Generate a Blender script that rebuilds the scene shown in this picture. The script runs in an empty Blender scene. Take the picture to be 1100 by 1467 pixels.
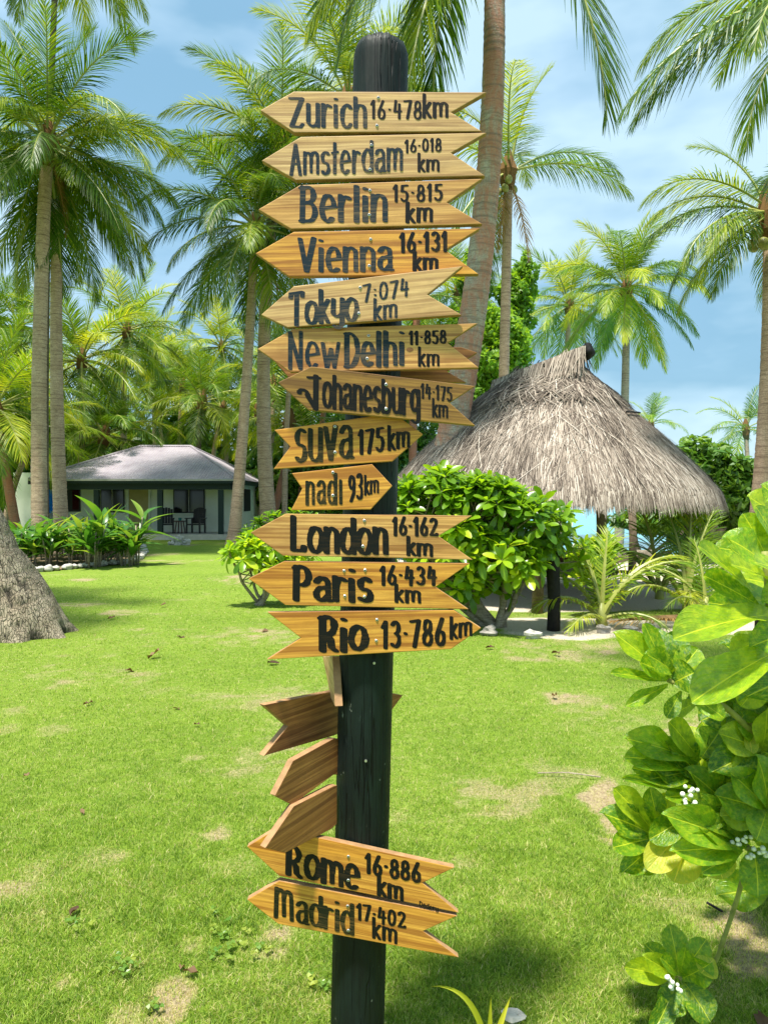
import bpy, bmesh, math, random
import numpy as np
from mathutils import Vector, Matrix

# ------------------------------------------------------------------ camera, world, sun, exposure
random.seed(7)
rng = np.random.default_rng(7)
R = math.radians
sc = bpy.context.scene
col = sc.collection
CAMZ = 1.65
FPX = 1059.5
PITCH = math.atan(18.5 / FPX)
cam_d = bpy.data.cameras.new('camera')
cam = bpy.data.objects.new('camera', cam_d)
col.objects.link(cam)
cam.location = (0, 0, CAMZ)
cam.rotation_euler = (R(90) - PITCH, 0, 0)
cam_d.sensor_fit = 'VERTICAL'
cam_d.sensor_height = 36.0
cam_d.lens = 36.0 * FPX / 1467.0
cam_d.clip_start = 0.05
cam_d.clip_end = 5000
sc.camera = cam

SUN_EL, SUN_AZ = 73.0, -146.0         # azimuth measured from straight ahead, negative = left
sun_d = bpy.data.lights.new('sun', 'SUN')
sun_d.energy = 4.2
sun_d.angle = R(4.5)
sun_d.color = (1.0, 0.95, 0.86)
sun = bpy.data.objects.new('sun', sun_d)
col.objects.link(sun)
sdir = Vector((math.sin(R(SUN_AZ)) * math.cos(R(SUN_EL)), math.cos(R(SUN_AZ)) * math.cos(R(SUN_EL)), math.sin(R(SUN_EL))))
sun.rotation_euler = sdir.to_track_quat('Z', 'Y').to_euler()
sun.location = (-6, 10, 25)

world = bpy.data.worlds.new('World')
sc.world = world
world.use_nodes = True
wn, wl = world.node_tree.nodes, world.node_tree.links
wn.clear()
w_out = wn.new('ShaderNodeOutputWorld')
w_bg = wn.new('ShaderNodeBackground')
w_bg.inputs['Strength'].default_value = 0.15
w_sky = wn.new('ShaderNodeTexSky')
w_sky.sky_type = 'NISHITA'
w_sky.sun_disc = False
w_sky.sun_elevation = R(SUN_EL)
w_sky.sun_rotation = R(SUN_AZ)
w_sky.air_density = 1.1
w_sky.dust_density = 1.6
w_sky.ozone_density = 1.2
w_tc = wn.new('ShaderNodeTexCoord')
w_map = wn.new('ShaderNodeMapping')
w_map.inputs['Scale'].default_value = (1.0, 1.0, 2.6)
w_map.inputs['Location'].default_value = (3.1, 0.4, 0.55)
w_noise = wn.new('ShaderNodeTexNoise')
w_noise.inputs['Scale'].default_value = 1.5
w_noise.inputs['Detail'].default_value = 7
w_noise.inputs['Roughness'].default_value = 0.55
w_ramp = wn.new('ShaderNodeValToRGB')
w_ramp.color_ramp.elements[0].position = 0.36
w_ramp.color_ramp.elements[0].color = (0.8, 0.8, 0.8, 1)
w_ramp.color_ramp.elements[1].position = 0.66
w_ramp.color_ramp.elements[1].color = (0.95, 0.95, 0.95, 1)
w_cn = wn.new('ShaderNodeTexNoise')      # light and heavy parts of the cloud sheet
w_cn.inputs['Scale'].default_value = 2.3
w_cn.inputs['Detail'].default_value = 5
w_cr = wn.new('ShaderNodeValToRGB')
w_cr.color_ramp.elements[0].position = 0.40
w_cr.color_ramp.elements[0].color = (0.8, 1.6, 2.2, 1)
w_cr.color_ramp.elements[1].position = 0.58
w_cr.color_ramp.elements[1].color = (2.1, 2.9, 3.4, 1)
w_mix = wn.new('ShaderNodeMixRGB')
wl.new(w_tc.outputs['Generated'], w_map.inputs['Vector'])
wl.new(w_map.outputs['Vector'], w_noise.inputs['Vector'])
wl.new(w_map.outputs['Vector'], w_cn.inputs['Vector'])
wl.new(w_noise.outputs['Fac'], w_ramp.inputs['Fac'])
wl.new(w_cn.outputs['Fac'], w_cr.inputs['Fac'])
wl.new(w_ramp.outputs['Color'], w_mix.inputs['Fac'])
wl.new(w_sky.outputs['Color'], w_mix.inputs['Color1'])
wl.new(w_cr.outputs['Color'], w_mix.inputs['Color2'])
wl.new(w_mix.outputs['Color'], w_bg.inputs['Color'])
wl.new(w_bg.outputs['Background'], w_out.inputs['Surface'])

sc.view_settings.view_transform = 'Standard'
sc.view_settings.look = 'None'
sc.view_settings.gamma = 1
sc.view_settings.use_curve_mapping = False
sc.view_settings.exposure = 1.12
sc.render.engine = 'CYCLES'
sc.cycles.max_bounces = 8
sc.cycles.transparent_max_bounces = 8
sc.cycles.transmission_bounces = 4

# ------------------------------------------------------------------ helpers
def ray(px, py):
    u = (px - 550.0) / FPX
    v = (733.5 - py) / FPX
    c, s = math.cos(PITCH), math.sin(PITCH)
    return Vector((u, c + v * s, -s + v * c))
def P(px, py, Y):
    d = ray(px, py)
    return Vector((0, 0, CAMZ)) + d * (Y / d.y)
def G(px, py):
    d = ray(px, py)
    return Vector((0, 0, CAMZ)) + d * (-CAMZ / d.z)

def link(o, parent=None):
    col.objects.link(o)
    if parent is not None:
        o.parent = parent
    return o
def tag(o, label=None, cat=None, group=None, kind=None):
    if label: o['label'] = label
    if cat: o['category'] = cat
    if group: o['group'] = group
    if kind: o['kind'] = kind
    return o
def empty(name, loc, label, cat, group=None, rz=0):
    o = bpy.data.objects.new(name, None)
    o.empty_display_size = 0.1
    o.location = loc
    o.rotation_euler = (0, 0, rz)
    link(o)
    return tag(o, label, cat, group)

class MB:
    """collects vertices and faces, then links them as one mesh object"""
    def __init__(s):
        s.v, s.f, s.m, s.c = [], [], [], []
        s.col = 0.5
    def add(s, vs, fs, mi=0):
        b = len(s.v)
        s.v += [tuple(p) for p in vs]
        s.c += [s.col] * len(vs)
        s.f += [tuple(b + i for i in f) for f in fs]
        s.m += [mi] * len(fs)
    def box(s, x0, x1, y0, y1, z0, z1, mi=0):
        vs = [(x0,y0,z0),(x1,y0,z0),(x1,y1,z0),(x0,y1,z0),(x0,y0,z1),(x1,y0,z1),(x1,y1,z1),(x0,y1,z1)]
        s.add(vs, [(0,3,2,1),(4,5,6,7),(0,1,5,4),(1,2,6,5),(2,3,7,6),(3,0,4,7)], mi)
    def tube(s, pts, rad, n=8, mi=0, cap=True, wob=0.0):
        pts = [Vector(p) for p in pts]
        rad = rad if hasattr(rad, '__len__') else [rad] * len(pts)
        b = len(s.v)
        ref = None
        for i, p in enumerate(pts):
            t = (pts[min(i+1, len(pts)-1)] - pts[max(i-1, 0)]).normalized()
            if ref is None:
                ref = Vector((1, 0, 0)) if abs(t.x) < 0.9 else Vector((0, 1, 0))
            a = (ref - t * ref.dot(t)).normalized()
            ref = a
            c = t.cross(a)
            for k in range(n):
                w = 2 * math.pi * k / n
                r = rad[i] * (1 + wob * random.uniform(-1, 1))
                s.v.append(tuple(p + a * (r * math.cos(w)) + c * (r * math.sin(w))))
                s.c.append(s.col)
        for i in range(len(pts) - 1):
            for k in range(n):
                q = (k + 1) % n
                s.f.append((b+i*n+k, b+i*n+q, b+(i+1)*n+q, b+(i+1)*n+k)); s.m.append(mi)
        if cap:
            s.f.append(tuple(b + k for k in range(n))[::-1]); s.m.append(mi)
            s.f.append(tuple(b + (len(pts)-1)*n + k for k in range(n))); s.m.append(mi)
    def blob(s, c, r, mi=0, seed=0, rough=0.18, nu=10, nv=7, sq=(1,1,1)):
        rr = random.Random(seed)
        ph = [rr.uniform(0, 6.28) for _ in range(6)]
        vs, fs = [], []
        for j in range(nv + 1):
            th = math.pi * j / nv
            for i in range(nu):
                a = 2 * math.pi * i / nu
                d = Vector((math.sin(th)*math.cos(a), math.sin(th)*math.sin(a), math.cos(th)))
                k = 1 + rough * (math.sin(3*d.x+ph[0]) + math.sin(4*d.y+ph[1]) * .8 + math.sin(5*d.z+ph[2]) * .7 + math.sin(7*d.x+6*d.y+ph[3]) * .5) / 2
                vs.append((c[0]+d.x*r*k*sq[0], c[1]+d.y*r*k*sq[1], c[2]+d.z*r*k*sq[2]))
        for j in range(nv):
            for i in range(nu):
                fs.append((j*nu+i, (j+1)*nu+i, (j+1)*nu+(i+1)%nu, j*nu+(i+1)%nu))
        s.add(vs, fs, mi)
    def mesh(s, name, mats, smooth=False):
        me = bpy.data.meshes.new(name)
        me.from_pydata(s.v, [], s.f)
        for m in (mats if isinstance(mats, (list, tuple)) else [mats]):
            me.materials.append(m)
        me.polygons.foreach_set('material_index', s.m)
        if smooth:
            me.polygons.foreach_set('use_smooth', [True] * len(s.f))
        at = me.attributes.new('var', 'FLOAT', 'POINT')
        at.data.foreach_set('value', s.c)
        me.update()
        return me
    def build(s, name, mats, parent=None, smooth=False, loc=None):
        o = bpy.data.objects.new(name, s.mesh(name, mats, smooth))
        if loc is not None: o.location = loc
        return link(o, parent)

def np_mesh(name, verts, faces, mats, var=None, nper=4, smooth=False, attrs=None, mi=None):
    """large mesh straight from numpy arrays: verts (n,3), faces (m,nper)"""
    me = bpy.data.meshes.new(name)
    me.vertices.add(len(verts))
    me.vertices.foreach_set('co', np.asarray(verts, dtype=np.float32).ravel())
    m = len(faces)
    me.loops.add(m * nper)
    me.polygons.add(m)
    me.loops.foreach_set('vertex_index', np.asarray(faces, dtype=np.int32).ravel())
    me.polygons.foreach_set('loop_start', np.arange(m, dtype=np.int32) * nper)
    for mm in (mats if isinstance(mats, (list, tuple)) else [mats]):
        me.materials.append(mm)
    if mi is not None:
        me.polygons.foreach_set('material_index', mi)
    if smooth:
        me.polygons.foreach_set('use_smooth', np.ones(m, dtype=bool))
    for k, a in (attrs or {}).items():
        at = me.attributes.new(k, 'FLOAT', 'POINT')
        at.data.foreach_set('value', np.asarray(a, dtype=np.float32))
    if var is not None:
        at = me.attributes.new('var', 'FLOAT', 'POINT')
        at.data.foreach_set('value', np.asarray(var, dtype=np.float32))
    me.update(calc_edges=True)
    me.validate()
    return me
def nobj(name, me, parent=None):
    return link(bpy.data.objects.new(name, me), parent)

# ------------------------------------------------------------------ materials
class NT:
    def __init__(s, name):
        s.mat = bpy.data.materials.new(name)
        s.mat.use_nodes = True
        s.n, s.l = s.mat.node_tree.nodes, s.mat.node_tree.links
        s.b = s.n['Principled BSDF']
        s.out = s.n['Material Output']
    def new(s, t, **kw):
        x = s.n.new(t)
        for k, v in kw.items():
            if k in x.inputs: x.inputs[k].default_value = v
            else: setattr(x, k, v)
        return x
    def link(s, a, b): s.l.new(a, b)
    def coord(s, kind='Object', scale=(1, 1, 1), rot=(0, 0, 0)):
        if kind == 'World':
            src = s.new('ShaderNodeNewGeometry').outputs['Position']
        else:
            src = s.new('ShaderNodeTexCoord').outputs[kind]
        m = s.new('ShaderNodeMapping')
        m.inputs['Scale'].default_value = scale
        m.inputs['Rotation'].default_value = rot
        s.link(src, m.inputs['Vector'])
        return m.outputs['Vector']
    def noise(s, vec, scale, detail=4, rough=0.5, dist=0.0):
        x = s.new('ShaderNodeTexNoise')
        x.inputs['Scale'].default_value = scale
        x.inputs['Detail'].default_value = detail
        x.inputs['Roughness'].default_value = rough
        x.inputs['Distortion'].default_value = dist
        if vec is not None: s.link(vec, x.inputs['Vector'])
        return x.outputs['Fac']
    def ramp(s, fac, stops):
        x = s.new('ShaderNodeValToRGB')
        e = x.color_ramp.elements
        while len(e) > 2: e.remove(e[-1])
        while len(e) < len(stops): e.new(0.5)
        for i, (p, c) in enumerate(stops):
            e[i].position = p
            e[i].color = (c[0], c[1], c[2], 1) if hasattr(c, '__len__') else (c, c, c, 1)
        s.link(fac, x.inputs['Fac'])
        return x.outputs['Color']
    def mix(s, fac, a, b, mode='MIX'):
        x = s.new('ShaderNodeMixRGB')
        x.blend_type = mode
        for i, v in enumerate((fac, a, b)):
            if isinstance(v, bpy.types.NodeSocket): s.link(v, x.inputs[i])
            elif hasattr(v, '__len__'): x.inputs[i].default_value = (v[0], v[1], v[2], 1)
            else: x.inputs[i].default_value = v
        return x.outputs['Color']
    def math(s, op, a, b=0.0):
        x = s.new('ShaderNodeMath')
        x.operation = op
        for i, v in enumerate((a, b)):
            if isinstance(v, bpy.types.NodeSocket): s.link(v, x.inputs[i])
            else: x.inputs[i].default_value = v
        return x.outputs[0]
    def attr(s, name):
        return s.new('ShaderNodeAttribute', attribute_name=name).outputs['Fac']
    def objrand(s):
        return s.new('ShaderNodeObjectInfo').outputs['Random']
    def bump(s, h, strength=0.5, dist=0.01):
        x = s.new('ShaderNodeBump')
        x.inputs['Strength'].default_value = strength
        x.inputs['Distance'].default_value = dist
        s.link(h, x.inputs['Height'])
        s.link(x.outputs['Normal'], s.b.inputs['Normal'])
    def set(s, color=None, rough=0.6, spec=0.4, metal=0.0):
        if color is not None:
            if isinstance(color, bpy.types.NodeSocket): s.link(color, s.b.inputs['Base Color'])
            else: s.b.inputs['Base Color'].default_value = (*color, 1)
        if isinstance(rough, bpy.types.NodeSocket): s.link(rough, s.b.inputs['Roughness'])
        else: s.b.inputs['Roughness'].default_value = rough
        s.b.inputs['Specular IOR Level'].default_value = spec
        s.b.inputs['Metallic'].default_value = metal
        return s.mat
    def translucent(s, color, fac):
        t = s.new('ShaderNodeBsdfTranslucent')
        if isinstance(color, bpy.types.NodeSocket): s.link(color, t.inputs['Color'])
        else: t.inputs['Color'].default_value = (*color, 1)
        m = s.new('ShaderNodeMixShader')
        m.inputs[0].default_value = fac
        s.link(s.b.outputs[0], m.inputs[1])
        s.link(t.outputs[0], m.inputs[2])
        s.link(m.outputs[0], s.out.inputs['Surface'])

def simple(name, color, rough=0.6, spec=0.4, metal=0.0, var=0.25, scale=8, bump=0.2):
    t = NT(name)
    v = t.coord('Object')
    n = t.noise(v, scale, 5, 0.6)
    c = t.mix(t.ramp(n, [(0.3, 0.0), (0.7, 1.0)]), [x * (1 - var) for x in color], [min(1, x * (1 + var)) for x in color])
    if bump: t.bump(n, bump, 0.01)
    return t.set(c, rough, spec, metal)

def wood_mat(name, base, dark, pale, rough=0.45):
    t = NT(name)
    r = t.objrand()
    off = t.new('ShaderNodeCombineXYZ')
    t.link(t.math('MULTIPLY', r, 17.0), off.inputs[0]); t.link(t.math('MULTIPLY', r, 9.0), off.inputs[2])
    add = t.new('ShaderNodeVectorMath'); add.operation = 'ADD'
    t.link(t.new('ShaderNodeTexCoord').outputs['Object'], add.inputs[0]); t.link(off.outputs[0], add.inputs[1])
    def mp(sc_):
        m = t.new('ShaderNodeMapping'); m.inputs['Scale'].default_value = sc_
        t.link(add.outputs[0], m.inputs['Vector']); return m.outputs['Vector']
    broad = t.noise(mp((1.6, 6, 16)), 1.0, 3, 0.5, 0.6)
    rings = t.new('ShaderNodeTexWave'); rings.wave_type = 'BANDS'; rings.bands_direction = 'Z'
    rings.inputs['Scale'].default_value = 9; rings.inputs['Distortion'].default_value = 14
    rings.inputs['Detail'].default_value = 3; rings.inputs['Detail Scale'].default_value = 0.7
    t.link(mp((0.22, 1, 1.5)), rings.inputs['Vector'])
    fine = t.noise(mp((5, 40, 190)), 1.0, 4, 0.6)
    lines = t.noise(mp((1.3, 10, 62)), 1.0, 3, 0.55, 0.3)
    spots = t.noise(mp((26, 26, 40)), 1.0, 5, 0.7)
    c = t.mix(t.ramp(broad, [(0.3, 0.0), (0.72, 1.0)]), base, pale)
    c = t.mix(t.math('MULTIPLY', t.ramp(rings.outputs['Fac'], [(0.45, 0.0), (0.95, 1.0)]), 0.34), c, dark)
    c = t.mix(t.math('MULTIPLY', t.ramp(fine, [(0.40, 1.0), (0.60, 0.0)]), 0.5), c, dark)
    c = t.mix(t.math('MULTIPLY', t.ramp(lines, [(0.52, 0.0), (0.58, 1.0)]), 0.7), c, dark)
    c = t.mix(t.math('MULTIPLY', t.ramp(spots, [(0.62, 0.0), (0.72, 1.0)]), 0.35), c, [x * .4 for x in dark])
    blot = t.noise(mp((7, 7, 9)), 1.0, 5, 0.65)
    c = t.mix(t.math('MULTIPLY', t.ramp(blot, [(0.5, 0.0), (0.75, 1.0)]), 0.38), c, [x * .55 for x in dark])
    t.bump(fine, 0.25, 0.0015)
    return t.set(c, t.ramp(broad, [(0.3, rough), (0.7, rough + 0.15)]), 0.4)

def paint_mat(name, color, wood, wear):
    """brushed paint on the boards: thin streaks along the grain let the wood through"""
    t = NT(name)
    v = t.coord('Object', (14, 60, 420))
    f = t.noise(v, 1.0, 4, 0.7)
    g = t.noise(t.coord('Object', (9, 9, 22)), 1.0, 3)
    k = t.math('ADD', t.math('MULTIPLY', f, 0.75), t.math('MULTIPLY', g, 0.35))
    w = t.ramp(k, [(0.60 - wear * .12, 0.0), (0.80 - wear * .12, wear)])
    c = t.mix(w, color, wood)
    return t.set(c, 0.5, 0.2)

def leaf_mat(name, dark, light, yellow, rough=0.35, tr=0.4, veins=False, patch=2.0, spec=0.5):
    t = NT(name)
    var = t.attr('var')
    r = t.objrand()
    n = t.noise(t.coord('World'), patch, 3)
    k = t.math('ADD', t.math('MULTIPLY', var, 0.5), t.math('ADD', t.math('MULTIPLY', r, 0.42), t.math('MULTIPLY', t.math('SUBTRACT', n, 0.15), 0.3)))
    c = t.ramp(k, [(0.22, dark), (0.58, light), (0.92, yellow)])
    if veins:
        uv = t.new('ShaderNodeTexCoord').outputs['UV']
        sp = t.new('ShaderNodeSeparateXYZ'); t.link(uv, sp.inputs[0])
        a = t.math('ABSOLUTE', t.math('SUBTRACT', sp.outputs[1], 0.5))
        mid = t.ramp(a, [(0.008, 0.8), (0.026, 0.0)])
        ph = t.math('SUBTRACT', t.math('MULTIPLY', sp.outputs[0], 55.0), t.math('MULTIPLY', a, 60.0))
        sv = t.ramp(t.math('SINE', ph), [(0.72, 0.0), (1.0, 0.32)])
        blotch = t.noise(t.coord('Object', (5, 5, 5)), 3.0, 4, 0.6)
        c = t.mix(t.math('MULTIPLY', t.ramp(blotch, [(0.46, 0.0), (0.66, 1.0)]), 0.6), c, yellow)
        blotch2 = t.noise(t.coord('Object', (3, 3, 3)), 2.0, 5, 0.7)
        c = t.mix(t.math('MULTIPLY', t.ramp(blotch2, [(0.5, 0.0), (0.62, 1.0)]), 0.5), c, dark)
        c = t.mix(sv, c, [min(1, x * 1.35 + .02) for x in light])
        c = t.mix(mid, c, [yellow[0] * 1.3, yellow[1] * 1.25, yellow[2] * 2.0])
        t.bump(t.math('ADD', t.math('ADD', sv, t.math('MULTIPLY', blotch2, 1.5)), t.math('MULTIPLY', mid, -1.0)), 0.35, 0.02)
    t.set(c, rough, spec)
    t.translucent(t.mix(1.0, c, (2.3, 2.0, 0.9), 'MULTIPLY'), tr)
    return t.mat

def trunk_mat(name, base, dark, pale, red=0.0, ring=True, scale=1.0):
    t = NT(name)
    v = t.coord('Object')
    n = t.noise(v, 3.0 * scale, 6, 0.65)
    n2 = t.noise(t.coord('Object', (3, 3, 26)), 2.0 * scale, 4, 0.6, 0.4)
    n3 = t.noise(v, 38, 4, 0.6)
    c = t.mix(t.ramp(n, [(0.3, 0.0), (0.7, 1.0)]), base, pale)
    c = t.mix(t.ramp(n2, [(0.50, 0.0), (0.66, 0.8)]), c, dark)
    c = t.mix(t.ramp(n3, [(0.35, 0.45), (0.6, 0.0)]), c, dark)
    if red:
        m = t.noise(t.coord('Object', (2, 2, .7)), 1.3, 6, 0.75, 0.5)
        c = t.mix(t.math('MULTIPLY', t.ramp(m, [(0.42, 0.0), (0.56, 1.0)]), red), c, (0.50, 0.17, 0.10))
    c = t.mix(t.ramp(t.attr('var'), [(0.0, 0.75), (0.35, 0.0)]), c, dark)
    t.bump(t.math('ADD', n2, n3), 0.5, 0.02)
    return t.set(c, 0.85, 0.2)

M = {}
M['wood_tan'] = wood_mat('tan_varnished_wood', (0.66, 0.345, 0.095), (0.27, 0.105, 0.024), (0.76, 0.46, 0.155))
M['wood_gold'] = wood_mat('golden_varnished_wood', (0.68, 0.31, 0.04), (0.29, 0.095, 0.013), (0.78, 0.42, 0.07))
M['wood_pale'] = wood_mat('pale_weathered_wood', (0.66, 0.405, 0.16), (0.30, 0.15, 0.055), (0.74, 0.50, 0.235))
M['wood_brown'] = wood_mat('brown_stained_wood', (0.30, 0.155, 0.028), (0.11, 0.045, 0.01), (0.40, 0.22, 0.045))
M['wood_back'] = wood_mat('bare_reddish_wood', (0.36, 0.145, 0.04), (0.15, 0.05, 0.015), (0.46, 0.21, 0.06))
M['wood_edge'] = simple('sawn_wood_edge', (0.33, 0.19, 0.09), 0.7, 0.2, var=0.3, scale=30)
M['paint_black'] = paint_mat('black_sign_paint', (0.006, 0.006, 0.006), (0.30, 0.16, 0.05), 0.16)
M['paint_slate'] = paint_mat('faded_slate_sign_paint', (0.010, 0.022, 0.034), (0.34, 0.22, 0.11), 0.5)
M['paint_olive'] = paint_mat('faded_olive_sign_paint', (0.010, 0.013, 0.006), (0.36, 0.21, 0.07), 0.4)
M['screw'] = simple('galvanised_steel', (0.55, 0.55, 0.52), 0.35, 0.5, 0.8, 0.1)

def pole_mat():
    t = NT('dark_green_painted_timber')
    v = t.coord('Object', (1, 1, 0.06))
    n = t.noise(v, 60, 4, 0.6)
    m = t.noise(t.coord('Object', (1, 1, .35)), 9, 6, 0.7)
    c = t.mix(t.ramp(m, [(0.35, 0.0), (0.7, 1.0)]), (0.003, 0.006, 0.005), (0.008, 0.02, 0.015))
    c = t.mix(t.ramp(n, [(0.30, 0.8), (0.45, 0.0)]), c, (0.002, 0.003, 0.003))
    sp = t.noise(t.coord('Object', (1, 1, .6)), 55, 2, 0.5)
    c = t.mix(t.ramp(sp, [(0.71, 0.0), (0.76, 0.7)]), c, (0.22, 0.25, 0.2))
    ck = t.noise(t.coord('Object', (1, 1, .045)), 26, 3, 0.6, 0.2)
    ln = t.ramp(t.math('ABSOLUTE', t.math('SUBTRACT', ck, 0.5)), [(0.0, 1.0), (0.012, 0.0)])
    c = t.mix(t.math('MULTIPLY', ln, 0.9), c, (0.001, 0.001, 0.001))
    ch = t.noise(t.coord('Object', (1, 1, .3)), 22, 6, 0.8)
    c = t.mix(t.ramp(ch, [(0.62, 0.0), (0.70, 0.5)]), c, (0.05, 0.075, 0.055))
    t.bump(t.math('SUBTRACT', n, ln), 0.7, 0.006)
    return t.set(c, t.ramp(ch, [(0.3, 0.45), (0.7, 0.7)]), 0.25)
M['pole'] = pole_mat()
M['frond'] = leaf_mat('palm_frond_green', (0.022, 0.062, 0.005), (0.085, 0.175, 0.008), (0.34, 0.39, 0.02), 0.42, 0.32, patch=0.7, spec=0.3)
M['frond_y'] = leaf_mat('palm_frond_lime', (0.04, 0.10, 0.007), (0.14, 0.245, 0.012), (0.42, 0.44, 0.03), 0.42, 0.32, patch=0.7, spec=0.3)
M['frond_dead'] = leaf_mat('palm_frond_dry', (0.13, 0.07, 0.02), (0.28, 0.17, 0.06), (0.42, 0.28, 0.11), 0.7, 0.15, spec=0.1)
M['rachis'] = simple('palm_rib_yellow_green', (0.28, 0.30, 0.07), 0.45, 0.4, scale=3)
M['rachis_dead'] = simple('palm_rib_brown', (0.26, 0.15, 0.06), 0.7, 0.2, scale=3)
M['trunk'] = trunk_mat('palm_bark_pale', (0.44, 0.30, 0.20), (0.17, 0.11, 0.075), (0.62, 0.46, 0.33))
M['trunk_dark'] = trunk_mat('palm_bark_dark', (0.14, 0.11, 0.075), (0.05, 0.04, 0.03), (0.24, 0.19, 0.13))
M['trunk_red'] = trunk_mat('palm_bark_red_mottled', (0.40, 0.33, 0.28), (0.18, 0.14, 0.12), (0.56, 0.48, 0.42), red=0.65)
M['trunk_rust'] = trunk_mat('palm_bark_rusty', (0.32, 0.16, 0.10), (0.14, 0.07, 0.05), (0.42, 0.24, 0.16), red=0.5)
M['fibre'] = simple('palm_fibre_brown', (0.16, 0.09, 0.035), 0.9, 0.1, scale=25)
M['coconut'] = simple('coconut_husk', (0.22, 0.22, 0.05), 0.5, 0.4, scale=6, var=0.5)
M['bark'] = trunk_mat('shrub_bark_pale', (0.30, 0.25, 0.18), (0.12, 0.09, 0.06), (0.42, 0.36, 0.27))
M['leaf'] = leaf_mat('shrub_leaf', (0.06, 0.16, 0.008), (0.22, 0.38, 0.014), (0.54, 0.62, 0.03), 0.30, 0.42)
M['leaf_big'] = leaf_mat('broad_leaf_veined', (0.05, 0.15, 0.008), (0.17, 0.33, 0.012), (0.46, 0.52, 0.02), 0.24, 0.38, veins=True)
M['leaf_y'] = leaf_mat('broad_leaf_yellowing', (0.22, 0.34, 0.02), (0.40, 0.46, 0.03), (0.62, 0.55, 0.06), 0.33, 0.4, veins=True)
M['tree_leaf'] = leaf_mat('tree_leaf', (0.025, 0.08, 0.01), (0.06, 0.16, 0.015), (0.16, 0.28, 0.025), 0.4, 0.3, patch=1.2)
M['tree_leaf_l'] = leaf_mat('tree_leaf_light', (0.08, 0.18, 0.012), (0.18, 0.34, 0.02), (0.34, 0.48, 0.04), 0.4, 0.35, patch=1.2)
M['strap'] = leaf_mat('bed_plant_leaf', (0.03, 0.11, 0.015), (0.08, 0.21, 0.025), (0.34, 0.38, 0.06), 0.35, 0.35, patch=1.5)
M['berry'] = simple('white_berry', (0.75, 0.78, 0.62), 0.35, 0.5, var=0.08)
M['stone'] = simple('white_coral_stone', (0.45, 0.43, 0.38), 0.9, 0.2, scale=9, var=0.3, bump=0.6)
M['rock'] = simple('grey_rock', (0.26, 0.24, 0.21), 0.9, 0.2, scale=9, var=0.4, bump=0.7)
M['dead_leaf'] = leaf_mat('fallen_leaf_brown', (0.06, 0.035, 0.02), (0.14, 0.085, 0.045), (0.30, 0.21, 0.11), 0.7, 0.1, spec=0.15)
M['char'] = simple('charred_black_timber', (0.012, 0.011, 0.010), 0.75, 0.3, scale=25, var=0.5, bump=0.8)
M['post_wood'] = simple('weathered_post_wood', (0.16, 0.12, 0.08), 0.85, 0.2, scale=14, var=0.4, bump=0.6)
M['white_wall'] = simple('cream_painted_wall', (0.72, 0.75, 0.62), 0.8, 0.2, scale=2, var=0.06, bump=0.05)
M['green_trim'] = simple('dark_green_trim', (0.006, 0.022, 0.018), 0.5, 0.4, var=0.2)
M['dark_trim'] = simple('black_green_shutter', (0.012, 0.014, 0.012), 0.5, 0.4, var=0.2)
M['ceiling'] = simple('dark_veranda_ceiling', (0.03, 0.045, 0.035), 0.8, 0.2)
M['door'] = simple('tan_wooden_door', (0.42, 0.34, 0.14), 0.6, 0.3, scale=4, var=0.12)
M['concrete'] = simple('pale_concrete', (0.45, 0.43, 0.38), 0.9, 0.2, scale=5, var=0.15)
M['chair'] = simple('dark_stained_chair_wood', (0.018, 0.013, 0.012), 0.5, 0.4)
M['table'] = simple('red_brown_table_wood', (0.09, 0.03, 0.025), 0.5, 0.4)
M['teal'] = simple('teal_cup_glaze', (0.02, 0.18, 0.16), 0.4, 0.5)
M['blue_cloth'] = simple('blue_towel_cloth', (0.01, 0.12, 0.5), 0.9, 0.1)
M['red_cloth'] = simple('dark_red_curtain', (0.05, 0.008, 0.008), 0.9, 0.1)
def glass_mat():
    t = NT('dark_window_glass')
    return t.set((0.01, 0.012, 0.012), 0.12, 0.5)
M['glass'] = glass_mat()
def roof_mat():
    t = NT('weathered_purple_grey_roof_sheet')
    n = t.noise(t.coord('Object', (1, 1, 1)), 1.6, 6, 0.6)
    n2 = t.noise(t.coord('Object', (6, .5, .5)), 5, 4, 0.6)
    c = t.mix(t.ramp(n, [(0.3, 0.0), (0.7, 1.0)]), (0.27, 0.24, 0.27), (0.40, 0.365, 0.395))
    c = t.mix(t.ramp(n2, [(0.5, 0.0), (0.75, 0.4)]), c, (0.25, 0.18, 0.19))
    return t.set(c, 0.55, 0.4)
M['roof'] = roof_mat()
def thatch_mat():
    t = NT('weathered_grey_thatch')
    v = t.attr('var')
    n = t.noise(t.coord('Object'), 1.3, 5, 0.6)
    k = t.math('ADD', t.math('MULTIPLY', v, 0.8), t.math('MULTIPLY', t.math('SUBTRACT', n, 0.5), 0.7))
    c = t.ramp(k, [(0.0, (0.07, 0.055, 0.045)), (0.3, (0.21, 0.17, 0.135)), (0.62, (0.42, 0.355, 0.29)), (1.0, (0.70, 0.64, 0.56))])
    return t.set(c, 0.9, 0.15)
M['thatch'] = thatch_mat()
def sea_mat():
    t = NT('turquoise_lagoon')
    n = t.noise(t.coord('World', (0.6, 1.6, 1)), 2.0, 5, 0.6)
    t.bump(n, 0.3, 0.05)
    f = t.noise(t.coord('World', (0.02, 0.05, 1)), 1.0, 3)
    return t.set(t.mix(f, (0.06, 0.33, 0.40), (0.12, 0.45, 0.48)), 0.15, 0.5)
M['sea'] = sea_mat()
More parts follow.
